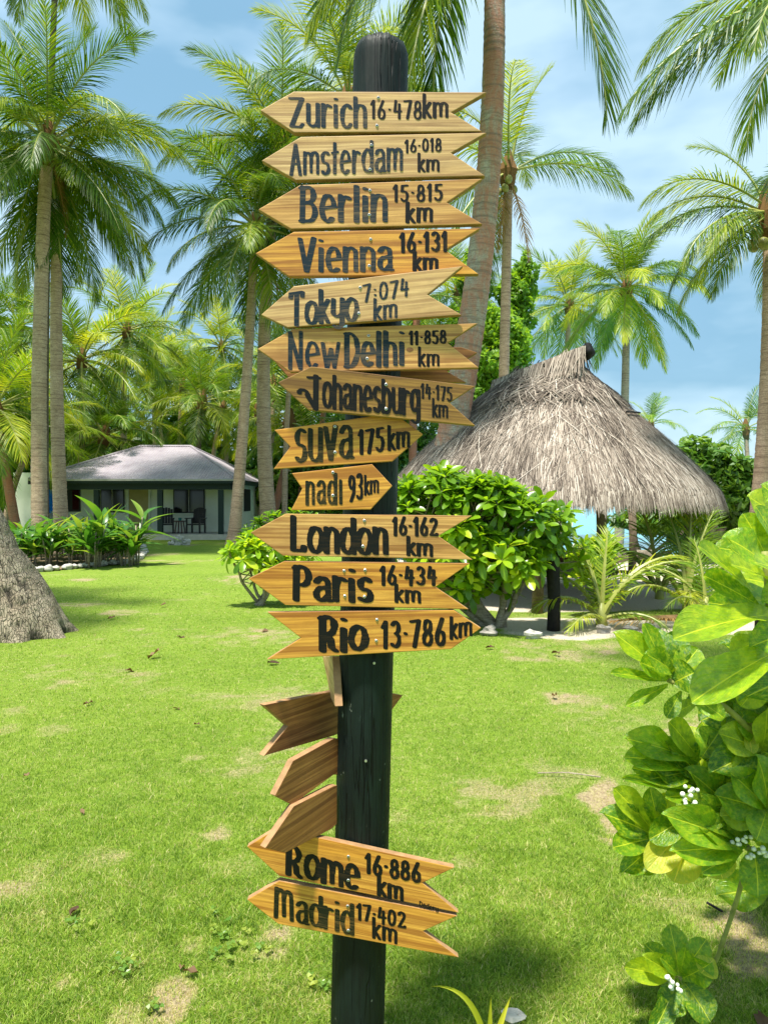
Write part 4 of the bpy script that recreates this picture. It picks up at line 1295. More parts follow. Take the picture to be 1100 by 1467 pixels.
T_SC = [leaf_shape('leaf', 1, .40, 'leaf', curl=.12 + .1 * k, fold=.3, tip=.66, nu=5, nv=2, seed=k) for k in range(4)]
def shrub(name, label, base, lobes, n, L, seed, stems=12, near=290, temps=None, mat='leaf', lo=.0, stem_r=.035, nleaf=12, spread=.35):
    """a shrub of leaf rosettes at the ends of branching stems; lobes are world-space ellipsoids"""
    rr = random.Random(seed)
    root = empty(name, base, label, 'shrub')
    vol = [l[3] * l[4] * l[5] for l in lobes]
    leaves, tips = [], []
    for i in range(n):
        l = rr.choices(lobes, vol)[0]
        d = Vector((rr.gauss(0, 1), rr.gauss(0, 1), rr.gauss(.35, 1))).normalized()
        k = rr.uniform(.55, 1.0) ** .5
        c = Vector((l[0] + d.x * l[3] * k, l[1] + d.y * l[4] * k, l[2] + d.z * l[5] * k))
        if c.z < lo: continue
        ax = (d * .8 + Vector((0, -.15, .9)) + Vector((rr.gauss(0, .25), rr.gauss(0, .25), 0))).normalized()
        tips.append((c, ax))
        s0 = L * rr.uniform(.8, 1.15)
        a0 = rr.uniform(0, 6.28)
        A = frame(ax, Vector((0, 0, 1)) if abs(ax.z) < .95 else Vector((1, 0, 0)))
        for q in range(nleaf):
            a = a0 + q * 2.39996
            el = R(72 - 95 * (q / nleaf) ** .9 + rr.uniform(-8, 8))          # inner leaves stand up, outer ones open
            side = (A @ Vector((0, math.cos(a), math.sin(a))))
            dr = ax * math.sin(el) + side * math.cos(el)
            rt = frame(dr, ax * 1.0 - side * .2 + Vector((0, 0, .25)), rr.uniform(-.3, .3))
            p = c + side * .01 - ax * (.04 * L / .2 * q / nleaf)
            leaves.append((p, rt, s0 * rr.uniform(.8, 1.1) * (.62 + .38 * min(1, q / 4)), p.length))
    leafy_mass(root, leaves, temps or T_SC, mat, near)
    b = Vector(base)
    for i in range(stems):
        g = tips[i::stems]
        if not g: continue
        g.sort(key=lambda t: t[0].z)
        a = i * 6.283 / stems + rr.uniform(-.3, .3)
        foot = Vector((math.cos(a) * .09, math.sin(a) * .07, -.06))
        mainp, _ = g[len(g) // 2]
        e = mainp - b
        elbow = Vector((e.x * .55 + rr.uniform(-.1, .1), e.y * .5, e.z * .38))
        m = MB()
        pts = [bez(foot, elbow, e, t / 8) + Vector((rr.uniform(-.02, .02), rr.uniform(-.02, .02), 0)) * (1 if 0 < t < 8 else 0) for t in range(9)]
        m.tube(pts, [stem_r * (1.25 - .85 * t / 8) for t in range(9)], n=7, wob=.08)
        for (c, ax) in g:
            s_ = pts[rr.choice((4, 5, 6))]; q = c - b
            m.tube([s_, s_.lerp(q, .5) - Vector((0, 0, .06)), q - ax * .02, q], [stem_r * .42, stem_r * .3, stem_r * .24, stem_r * .2], n=5)
        m.build('stem', M['bark'], root, smooth=True)
    return root
def lobe(px, py, Y, hw, hh, dy=0.0):
    c = P(px, py, Y + dy); s_ = Y / FPX
    return (c.x, c.y, c.z, hw * s_, hw * s_ * .75, hh * s_)
bc = P(712, 715, 9.6)
shrub('leafy_shrub', 'big bright green shrub with leaf rosettes and bent pale stems in front of the hut', (bc.x, 9.6, 0),
      [lobe(625, 720, 9.5, 62, 48), (lobe(690, 735, 9.3, 62, 52)), lobe(755, 755, 9.3, 62, 52), lobe(650, 780, 9.2, 60, 40), lobe(790, 790, 9.5, 46, 34), lobe(720, 800, 9.1, 56, 30), lobe(585, 745, 9.7, 50, 55), lobe(650, 830, 9.3, 50, 30), lobe(700, 850, 9.6, 36, 22)],
      320, .235, 5, stems=9, near=290, stem_r=.042)
bc = P(372, 715, 11.6)
shrub('leafy_shrub', 'low bright green shrub on the lawn left of the signs', (bc.x, 11.6, 0),
      [lobe(350, 792, 11.4, 32, 22), lobe(385, 785, 11.6, 34, 28), lobe(420, 800, 11.7, 34, 30), lobe(395, 820, 11.5, 30, 18)],
      62, .22, 6, stems=7, near=200, stem_r=.025)
bc = P(862, 715, 10.6)
shrub('leafy_shrub', 'small dark leaved shrub at the right end of the big one by the hut post', (bc.x, 10.4, 0),
      [lobe(845, 800, 10.3, 26, 30), lobe(870, 790, 10.4, 20, 20)], 24, .2, 7, stems=4, near=160, stem_r=.02)
bc = P(420, 715, 24)
shrub('leafy_shrub', 'pale green shrub far back beside the ringed palm trunk', (bc.x, 24, 0), [lobe(400, 755, 24, 34, 18), lobe(430, 750, 24, 30, 18), lobe(365, 765, 24, 20, 12)], 60, .3, 8, stems=4, near=0, stem_r=.03)

# ------------------------------------------------------------------ flower bed with stone border
T_ST = [leaf_shape('leaf', 1, .17 + .03 * k, 'strap', curl=.22 + .16 * k, fold=.35, tip=.45, nu=7, nv=2, seed=k + 10, pointed=True) for k in range(4)]
def bed():
    rr = random.Random(12)
    st = MB(); stones = []
    pts = [(36, 828), (48, 818), (66, 818), (90, 816), (120, 813), (150, 810), (180, 807), (197, 803), (205, 797), (208, 789), (205, 783)]
    W = [G(*p) for p in pts]
    L = [0]
    for a, b in zip(W, W[1:]): L.append(L[-1] + (b - a).length)
    d = 0; i = 0
    tm = []
    for k in range(5):
        m = MB(); m.blob((0, 0, 0), .1, rough=.35, seed=70 + k, nu=10, nv=7, sq=(1.2, 1, .8)); tm.append(m.mesh('border_stone', M['stone'], True))
    while d < L[-1]:
        j = max(q for q in range(len(L)) if L[q] <= d); j = min(j, len(W) - 2)
        p = W[j].lerp(W[j+1], (d - L[j]) / (L[j+1] - L[j]))
        s_ = rr.uniform(.7, 1.25)
        o = bpy.data.objects.new('border_stone', tm[i % 5]); o.location = p + Vector((0, rr.uniform(-.04, .04), .05)); o.rotation_euler = (0, 0, rr.uniform(0, 6)); o.scale = (s_ * .8,) * 3
        link(o); tag(o, 'whitish stone in the curved row edging the leafy bed in front of the house', 'stone', 'white stones edging the flower bed')
        d += .17 * s_; i += 1
    # the bed soil
    m = MB()
    n = 18
    front = [W[0].lerp(W[0], 0)] + W[1:]
    back = [G(p[0] * .93 - 8, 782) for p in pts]
    vs = [v + Vector((0, 0, .012)) for v in W] + [v + Vector((0, 0, .03)) for v in back]
    k = len(W)
    m.add(vs, [(q, q+1, k+q+1, k+q) for q in range(k-1)])
    tag(m.build('bed_soil', simple('brown_leaf_litter_soil', (.20, .15, .09), .95, .1, scale=12, var=.5, bump=.6)), 'brown soil of the stone edged flower bed', kind='structure')
    spots = []
    for q in range(40):
        px = 22 + (210 - 22) * ((q * .618) % 1); y = rr.uniform(17.3, 21.5)
        if px < 60 and y < 18: y += 1
        if px > 170: px -= (y - 17) * 6
        spots.append((px, y))
    desc = ['pale tipped', 'dark green', 'yellowish', 'glossy upright', 'drooping']
    for q, (px, y) in enumerate(sorted(spots)):
        b = P(px, 715, y)
        size = rr.uniform(.75, 1.15) * (1.15 if px > 110 else .95)
        root = empty('bed_plant', (b.x, y, 0), 'broad strap leaved plant crowded with its like in the stone edged bed', 'plant', 'leafy plants filling the stone edged bed')
        nst = rr.randint(2, 3)
        m = MB(); 
        for w_ in range(nst):
            h = size * rr.uniform(.45, .95)
            a = rr.uniform(0, 6.28); top = Vector((math.cos(a) * .2, math.sin(a) * .2, h))
            m.tube([(math.cos(a) * .05, math.sin(a) * .05, -.03), top * .55, top], [.022, .018, .014], n=6)
            for z in range(rr.randint(9, 11)):
                az = z * 2.4 + rr.uniform(-.3, .3); el = R(rr.uniform(22, 75))
                dd = Vector((math.cos(az) * math.cos(el), math.sin(az) * math.cos(el), math.sin(el)))
                rt = frame(dd, Vector((-math.cos(az) * .3, -math.sin(az) * .3, 1)), rr.uniform(-.3, .3))
                o = bpy.data.objects.new('leaf', rr.choice(T_ST)[0])
                s_ = size * rr.uniform(.42, .72)
                link(o, root)
                o.matrix_local = Matrix.Translation(top * rr.uniform(.3, 1)) @ rt.to_4x4() @ Matrix.Diagonal((s_, s_, s_, 1))
        m.build('stem', M['bark'], root, smooth=True)
bed()

# ------------------------------------------------------------------ palm seedlings near the hut
SEED_F = [frond_mesh('frond', e, dr, 34, 50 + i, L=1.5, lw=.035, mats=('frond_y', 'rachis'), leafmax=.42, hangk=.7) for i, (e, dr) in enumerate([(82, 30), (66, 75), (45, 90), (25, 70)])]
def seedling(label, px, y, fr, s=1.0, mat=None):
    b = P(px, 715, y)
    root = empty('palm_seedling', (b.x, y, 0), label, 'young palm')
    m = MB(); m.tube([(0, 0, -.05), (0, 0, .12), (0, 0, .3)], [.09, .07, .03], n=8, wob=.1); m.build('stem', M['rachis'], root, smooth=True)
    for (az, c, k) in fr:
        o = bpy.data.objects.new('frond', SEED_F[c]); o.location = (0, 0, .08); o.rotation_euler = (0, 0, R(az)); o.scale = (k * s,) * 3
        link(o, root)
seedling('young palm seedling with arching lime fronds on the sand in front of the hut', 862, 9.6, [(5, 1, 1.0), (-15, 1, .95), (150, 0, .8), (175, 1, .75), (200, 2, .8), (60, 0, .85), (330, 3, .6), (120, 0, .7), (230, 3, .6)])
seedling('young palm with spiky yellow green fronds right of the hut post', 985, 10.8, [(20, 0, 1.0), (160, 1, 1.0), (100, 0, 1.0), (190, 2, .8), (330, 1, .9), (0, 1, .9), (250, 2, .7), (60, 0, 1.1)], 1.0)
seedling('young palm with long brownish fronds under the right end of the eave', 945, 12.2, [(20, 1, 1.2), (170, 1, 1.1), (110, 0, 1.2), (200, 2, 1.0), (350, 1, 1.2)], 1.0)
seedling('sparse palm seedling between the right hut post and the broad leaved shrub', 1012, 10.2, [(150, 1, .8), (30, 1, .8), (90, 0, .8), (210, 2, .7)], .9)
b = P(870, 715, 9.2)
o = nobj('fallen_frond', frond_mesh('fallen_frond', 3, 8, 34, 77, L=1.1, lw=.025, mats=('frond_dead', 'rachis_dead'), leafmax=.3, hangk=.5))
o.location = (P(985, 715, 9.6).x, 9.6, .10); o.rotation_euler = (0, 0, R(190)); tag(o, 'dry brown palm frond lying on the ground right of the palm seedling', 'fallen frond')

# ------------------------------------------------------------------ litter on the lawn
LT = [leaf_shape('dry_leaf', .075, .045, 'dead_leaf', curl=-.25 + .2 * k, fold=.5, tip=.5, nu=4, nv=2, wave=.25, seed=k + 30) for k in range(4)]
LIT = [(212,945,1.2,'pale curled dry leaf far left on the lawn below the big cracked trunk'),(113,1306,.8,'dark red brown curled dry leaf low at the left of the lawn'),(284,1402,.7,'pale pinkish dry leaf near the bottom left of the pole'),(258,1396,.5,'small grey dry leaf just left of the pinkish one'),
 (120,1012,1.0,'dark curled dry leaf on the left lawn below the grey stone'),(248,1018,.7,'small dark dry leaf on the lawn left of the back facing boards'),(278,1042,.7,'small orange dry leaf left of the back facing boards'),(117,1165,.55,'tiny dark dry leaf on the middle left lawn'),(34,1117,.6,'tiny brown dry leaf near the left edge of the lawn'),
 (400,953,1.0,'brown dry leaf just below the left tail of the lowest right pointing sign'),(254,914,.9,'pale dry leaf far back on the lawn left of the signs'),(180,963,.8,'yellow brown dry leaf on the lawn below the pale curled one'),(792,1000,.7,'small brown dry leaf on the lawn right of the pole'),(790,938,1.0,'brown dry leaf at the lawn edge below the big shrub'),(708,930,.9,'brown dry leaf at the lawn edge near the sign tip'),
 (1085,1462,1.0,'rusty dry leaf in the bottom right corner'),(155,888,.9,'dark dry leaf far back right of the big cracked trunk'),(230,870,.9,'dark dry leaf far back in the middle of the left lawn'),(385,905,.9,'brown dry leaf under the low shrub left of the signs')]
for k, (px, py, s_, lab) in enumerate(LIT):
    o = bpy.data.objects.new('dry_leaf', LT[k % 4][0]); p = G(px, py); o.location = p + Vector((0, 0, .022)); sc__ = s_ * (1.0 if py > 1000 else 1.5)
    o.rotation_euler = (random.uniform(-.3, .3), random.uniform(-.3, .3), random.uniform(0, 6.28)); o.scale = (sc__,) * 3
    link(o); tag(o, lab, 'dry leaf', 'dry leaves fallen on the lawn')
m = MB(); c0 = G(770, 1112); c1 = G(860, 1118)
m.tube([c0 + Vector((0, 0, .02)), (c0 + c1) / 2 + Vector((0, .01, .03)), c1 + Vector((0, 0, .02))], .004, n=5)
tag(m.build('twig', M['bark']), 'thin pale twig lying on the dry patch right of the pole', 'twig')
m = MB(); c0 = G(1012, 1300); c1 = G(1034, 1313)
m.tube([c0 + Vector((0, 0, .02)), c1 + Vector((0, 0, .02))], .005, n=5)
tag(m.build('twig', M['char']), 'short dark twig on the ground below the broad leaved shrub', 'twig')

# ------------------------------------------------------------------ near broad leaved shrub at the right edge
T_BIG = [leaf_shape('leaf', 1, .46 + .04 * k, 'leaf_big', curl=.06 + .07 * k, fold=.22 + .05 * k, tip=.66, nu=14, nv=8, wave=.03 + .03 * k, seed=k + 40, stalk=.1) for k in range(4)]
T_YEL = [leaf_shape('leaf', 1, .5, 'leaf_y', curl=.1, fold=.25, tip=.64, nu=14, nv=8, wave=.03, seed=50)]
def near_shrub():
    rr = random.Random(31)
    root_p = G(1135, 1335) + Vector((.08, .25, 0))
    root = empty('broad_leaved_shrub', root_p, 'near glossy broad leaved shrub with white berries filling the right edge', 'shrub')
    def leaf(bx, by, tx, ty, Y0, Y1, w=None, yel=False, face=(0, -.75, .65), roll=0.0, k=None):
        a, b = P(bx, by, Y0), P(tx, ty, Y1)
        d = b - a; L = d.length
        t = (T_YEL[0] if yel else (T_BIG[k] if k is not None else rr.choice(T_BIG)))
        rt = frame(d, Vector(face) + Vector((rr.uniform(-.2, .2), rr.uniform(-.15, .15), rr.uniform(-.2, .2))), roll)
        o = bpy.data.objects.new('leaf', t[0])
        link(o, root)
        wy = 1.0 if w is None else 1.12 * (w / FPX * (Y0 + Y1) / 2) / (L * .48)
        o.matrix_local = Matrix.Translation(a - Vector(root_p)) @ rt.to_4x4() @ Matrix.Diagonal((L, L * wy, L, 1))
    def stem(pts, r0, r1):
        m = MB(); q = [P(*p) - Vector(root_p) if not isinstance(p, Vector) else p - Vector(root_p) for p in pts]
        qq = []
        for i in range(len(q) - 1):
            for s_ in range(4): qq.append(q[i].lerp(q[i+1], s_ / 4))
        qq.append(q[-1])
        for _ in range(2): qq = [qq[0]] + [(qq[i-1] + qq[i] * 2 + qq[i+1]) / 4 for i in range(1, len(qq)-1)] + [qq[-1]]
        n = len(qq)
        m.tube(qq, [r0 + (r1 - r0) * i / (n - 1) for i in range(n)], n=9, wob=.05)
        m.build('stem', M['stemg'], root, smooth=True)
    M['stemg'] = simple('green_brown_stem', (.26, .27, .07), .6, .3, scale=20, var=.4)
    foot = Vector(root_p) + Vector((0, 0, -.05))
    stem([foot, (1130, 1240, 2.35), (1095, 1120, 2.3), (1078, 1050, 2.25), (1072, 1025, 2.25)], .020, .011)
    stem([(1078, 1050, 2.25), (1040, 1012, 2.2), (985, 988, 2.2), (956, 974, 2.2)], .010, .007)
    stem([(1095, 1120, 2.3), (1110, 990, 2.2), (1105, 900, 2.1), (1100, 840, 2.05), (1095, 790, 2.05)], .014, .009)
    stem([(1130, 1240, 2.35), (1060, 1170, 2.3), (1015, 1135, 2.3), (1000, 1100, 2.3)], .012, .008)
    stem([foot, (1110, 1290, 2.3), (1085, 1230, 2.25), (1068, 1212, 2.25)], .014, .009)
    stem([(1060, 1180, 2.3), (985, 1190, 2.3), (940, 1196, 2.3)], .009, .007)
    stem([(1072, 1225, 2.25), (1055, 1290, 2.28), (1036, 1345, 2.3), (1025, 1378, 2.32), (1000, 1400, 2.32), (972, 1403, 2.3)], .0075, .006)
    up = (0, -.35, .95)
    # upper big leaves (base px, tip px, depths, width px)
    D = 2.05
    for a in [(1075, 845, 1007, 778, D, D-.1, 44), (1088, 868, 1012, 822, D, D-.05, 44), (1110, 880, 978, 888, D, D-.25, 56), (1118, 930, 1002, 982, D, D-.25, 58),
              (1098, 880, 1022, 858, D+.1, D+.05, 40), (1098, 812, 1058, 764, D+.05, D, 46), (1098, 800, 1070, 735, D+.1, D+.1, 40), (1120, 790, 1086, 724, D+.1, D+.1, 44), (1100, 830, 1056, 800, D, D-.1, 40),
              (1150, 830, 1085, 800, D, D-.1, 46), (1140, 870, 1066, 848, D+.1, D, 44), (1150, 900, 1090, 915, D, D-.1, 44), (1110, 905, 1048, 932, D+.1, D+.1, 36), (1100, 935, 1040, 958, D+.15, D+.15, 34),
              (1160, 760, 1110, 710, D, D, 50), (1140, 740, 1100, 690, D+.2, D+.2, 40), (1180, 850, 1110, 850, D, D-.1, 56), (1105, 960, 1060, 1010, D+.1, D+.1, 34), (1170, 960, 1080, 980, D+.1, D, 50),
              (1110, 1010, 1092, 940, D+.2, D+.2, 36), (1110, 1000, 1150, 930, D+.2, D+.2, 36), (1100, 1030, 1130, 970, D+.2, D+.2, 40)]:
        leaf(*a, face=(0, -.65, .75))
    E = 2.2
    # left rosette on its own branch
    for a in [(956, 974, 893, 902, E, E-.02, 34), (958, 972, 925, 893, E, E, 30), (960, 972, 950, 898, E, E+.03, 28), (962, 972, 972, 902, E, E+.04, 28), (964, 974, 1000, 928, E, E, 34),
              (952, 976, 877, 961, E, E-.05, 18), (956, 982, 902, 1006, E, E-.06, 16), (962, 980, 990, 962, E, E-.05, 38), (975, 985, 1020, 968, E, E-.05, 34), (958, 966, 920, 948, E, E-.08, 36), (964, 964, 940, 936, E, E-.1, 30), (975, 990, 955, 1028, E, E-.03, 22), (985, 995, 1040, 1025, E, E-.05, 26), (1000, 1005, 965, 1020, E, E+.05, 22)]:
        leaf(*a, face=(0, -.8, .6))
    # middle rosettes
    C = 2.3
    for a in [(1000, 1086, 962, 1034, C, C-.05, 44), (1000, 1092, 912, 1050, C, C-.08, 38), (998, 1098, 905, 1078, C, C-.1, 36), (998, 1104, 938, 1112, C, C-.1, 32), (1004, 1086, 1030, 1046, C, C, 40), (1010, 1090, 1066, 1050, C, C, 46), (1012, 1096, 1085, 1085, C, C-.05, 46),
              (1010, 1126, 972, 1062, C, C-.05, 40), (1012, 1128, 1046, 1064, C, C, 40), (1016, 1132, 1088, 1094, C, C-.08, 44), (1008, 1130, 918, 1096, C, C-.1, 34), (1006, 1138, 897, 1112, C, C-.12, 16), (1006, 1134, 940, 1082, C, C-.1, 34), (1010, 1118, 990, 1040, C+.05, C+.1, 38),
              (1035, 1110, 1100, 1065, C, C, 40), (1012, 1140, 960, 1135, C, C-.1, 28), (1030, 1080, 1010, 1035, C+.1, C+.1, 36), (1050, 1130, 1110, 1110, C, C-.06, 40)]:
        leaf(*a, face=(0, -.75, .65))
    for a in [(940, 1196, 888, 1130, C, C-.03, 36), (938, 1198, 880, 1163, C, C-.06, 34), (936, 1200, 880, 1212, C, C-.1, 36), (942, 1202, 904, 1245, C, C-.1, 28), (944, 1192, 934, 1132, C, C, 26), (948, 1194, 955, 1138, C, C, 24), (940, 1205, 925, 1250, C, C-.08, 24)]:
        leaf(*a, face=(0, -.8, .6))
    for a in [(985, 1180, 930, 1244, C-.02, C-.12, 40), (990, 1184, 968, 1262, C-.02, C-.12, 48), (998, 1186, 1010, 1256, C-.02, C-.1, 24), (1012, 1200, 1036, 1258, C-.02, C-.1, 44), (985, 1170, 935, 1200, C-.02, C-.1, 34)]:
        leaf(*a, yel=rr.random() < .6, face=(0, -.8, .6))
    Fd = 2.25
    for a in [(1064, 1208, 979, 1170, Fd, Fd-.15, 44), (1066, 1206, 1000, 1145, Fd, Fd-.08, 36), (1072, 1204, 1058, 1118, Fd, Fd, 32), (1076, 1204, 1088, 1130, Fd, Fd-.03, 46), (1066, 1214, 985, 1215, Fd, Fd-.15, 36), (1062, 1218, 1008, 1248, Fd, Fd-.12, 26),
              (1078, 1214, 1092, 1278, Fd, Fd-.1, 44), (1082, 1208, 1140, 1180, Fd, Fd-.1, 46), (1082, 1215, 1135, 1255, Fd, Fd-.1, 44), (1070, 1200, 1030, 1130, Fd, Fd, 34), (1080, 1200, 1120, 1140, Fd, Fd, 40), (1068, 1210, 1020, 1180, Fd, Fd-.1, 36)]:
        leaf(*a, face=(0, -.85, .5))
    G_ = 2.3
    for a in [(972, 1398, 964, 1327, G_, G_+.04, 30), (968, 1396, 928, 1354, G_, G_, 26), (966, 1400, 903, 1386, G_, G_-.07, 30), (974, 1398, 1012, 1347, G_, G_+.02, 30), (976, 1402, 1011, 1388, G_, G_-.07, 30),
              (972, 1404, 958, 1450, G_, G_-.08, 32), (968, 1406, 945, 1475, G_, G_-.12, 26), (978, 1406, 1018, 1456, G_, G_-.1, 36), (970, 1396, 950, 1372, G_-.02, G_-.1, 24), (974, 1394, 982, 1362, G_-.02, G_-.05, 16), (966, 1398, 935, 1375, G_, G_-.08, 24)]:
        leaf(*a, face=(0, -.8, .6))
    leaf(1022, 1374, 1006, 1392, G_, G_-.06, 30, yel=True)
    leaf(1070, 1040, 1078, 1078, C-.03, C-.1, 18, yel=True)
    for (cx_, cy_, Yc) in [(1062, 1012, 2.3), (1090, 1075, 2.25), (1045, 1160, 2.28), (1098, 1160, 2.2), (1085, 985, 2.3)]:
        for q in range(9):
            a = q * .72 + rr.uniform(-.2, .2)
            leaf(cx_, cy_, cx_ + math.cos(a) * rr.uniform(52, 66), cy_ - math.sin(a) * rr.uniform(42, 58) - 8, Yc, Yc - rr.uniform(.02, .1), rr.uniform(32, 42), face=(0, -.8, .6))
    # deeper leaves that fill the shrub behind the drawn ones
    for i in range(190):
        px = rr.uniform(1035, 1300); py = rr.uniform(740, 1290)
        if px < 1085 and (py < 1020 or py > 1215): continue
        Y = rr.uniform(2.35, 2.9)
        a = rr.uniform(0, 6.28)
        leaf(px, py, px + math.cos(a) * 62, py - abs(math.sin(a)) * 58 + 6, Y, Y - .05, rr.uniform(28, 42), face=(0, -.7, .7))
    for (px, py, n, sp) in [(990, 1133, 9, 8), (985, 1150, 5, 6), (1060, 1204, 8, 7), (1092, 1220, 9, 9), (1072, 1226, 4, 5), (965, 1411, 7, 6), (958, 1400, 3, 4), (975, 1418, 2, 3)]:
        for i in range(n):
            m = MB(); m.blob((0, 0, 0), rr.uniform(.0055, .008), rough=.05, nu=8, nv=6)
            m.build('berry', M['berry'], root, smooth=True, loc=P(px + rr.gauss(0, sp * .8), py + rr.gauss(0, sp * .5), (2.2 if py < 1300 else 2.22) - rr.uniform(0, .03)) - Vector(root_p))
near_shrub()

def yellow_tuft():
    base = G(700, 1560)
    base = P(700, 1500, 2.15); base.z = 0.0
    root = empty('spider_lily_tuft', base, 'tuft of yellow green strap leaves at the bottom edge right of the pole', 'plant')
    mat = leaf_mat('yellow_strap_leaf', (.25, .33, .02), (.45, .46, .03), (.65, .58, .05), .4, .35)
    for (tx, ty, dy, w, bow) in [(618, 1413, -.02, .009, .10), (703, 1428, 0, .008, .0), (732, 1426, .04, .010, .0), (660, 1480, -.05, .008, .05), (760, 1475, .0, .008, .05)]:
        tip = P(tx, ty, 2.15 + dy) - base
        m = MB(); n = 12; mid = tip * .5 + Vector((.35 * -tip.x if bow else 0, 0, bow + .02))
        vs = []
        for i in range(n + 1):
            t = i / n; p = bez(Vector((0, 0, -.02)), mid, tip, t); q = bez(Vector((0, 0, -.02)), mid, tip, min(1, t + .02)); dr = (q - p)
            dr = dr.normalized() if dr.length > 1e-6 else Vector((0, 0, 1))
            sd = dr.cross(Vector((0, -1, .3))).normalized() * w * (.5 + .5 * math.sin(math.pi * min(1, t * .7 + .2))) * (1 - t ** 3) 
            vs += [p + sd, p + Vector((0, .003, -.003)), p - sd]
        m.add(vs, [f for i in range(n) for f in ((3*i, 3*i+1, 3*i+4, 3*i+3), (3*i+1, 3*i+2, 3*i+5, 3*i+4))])
        m.build('leaf', mat, root, smooth=True)
yellow_tuft()
# ------------------------------------------------------------------ the signpost
PD = 2.04
PR = .0745
def pole():
    top = P(546, 68, PD); bot = P(512, 1467, PD)
    d = (bot - top); foot = top + d * (top.z / -d.z) if d.z else bot
    root_p = Vector((foot.x, foot.y, 0))
    ax = (top - foot).normalized()
    a = Vector((1, 0, 0)); a = (a - ax * a.dot(ax)).normalized(); c = ax.cross(a)
    m = MB(); rr = random.Random(8)
    H = (top - foot).length; n = 150; ns = 96
    ang = [rr.uniform(0, 6.28) for _ in range(9)]
    for i in range(n + 1):
        t = -.02 + (H + .02 - 0.0) * i / n
        for k in range(ns):
            w = 6.28318 * k / ns
            r = PR * (1.0 + .006 * math.sin(2 * w + 1))
            fac = .5 + .5 * math.cos(8 * (w - .2))
            r -= PR * .007 * (1 - fac)                                  # faint flats from the plane
            up = max(0.0, (t - (H - .35)) / .35)
            cr = float(vnoise(w * 5.2, t * .55, 1.9)); cr2 = float(vnoise(w * 14, t * 1.1, 1.3))
            r -= .0025 * max(0, (cr2 - .6) * 3) * (.2 + up)
            dome = max(0, (t - (H - .03)) / .03)
            r *= math.sqrt(max(.0, 1 - (dome * .42) ** 2)) * (1 - .03 * dome * (float(vnoise(w * 3, 7, 1.0)) > .5))
            tt = t + (.006 * (float(vnoise(w * 6, 3, 1.0)) - .5) if i > n - 3 else 0)
            p = foot - root_p + ax * tt + a * r * math.cos(w) + c * r * math.sin(w)
            m.v.append(tuple(p)); m.c.append(.5)
    for i in range(n):
        for k in range(ns):
            q = (k + 1) % ns
            m.f.append((i*ns+k, i*ns+q, (i+1)*ns+q, (i+1)*ns+k)); m.m.append(0)
    b = len(m.v); m.v.append(tuple(foot - root_p + ax * (H + .008))); m.c.append(.5)
    for k in range(ns): m.f.append((n*ns+k, n*ns+(k+1) % ns, b)); m.m.append(0)
    root = empty('signpost', root_p, 'thick dark green round timber post carrying all the arrow signs', 'post')
    m.build('pole', M['pole'], root, smooth=True)
    # small nicks and old screws on the bare lower length
    for (px, py) in [(536, 950), (524, 1090)]:
        q = P(px, py, PD - PR - .001) - root_p
        s_ = MB(); s_.tube([q + Vector((0, .006, 0)), q + Vector((0, -.002, 0))], .0035, n=8); s_.build('screw', M['screw'], root)
pole()

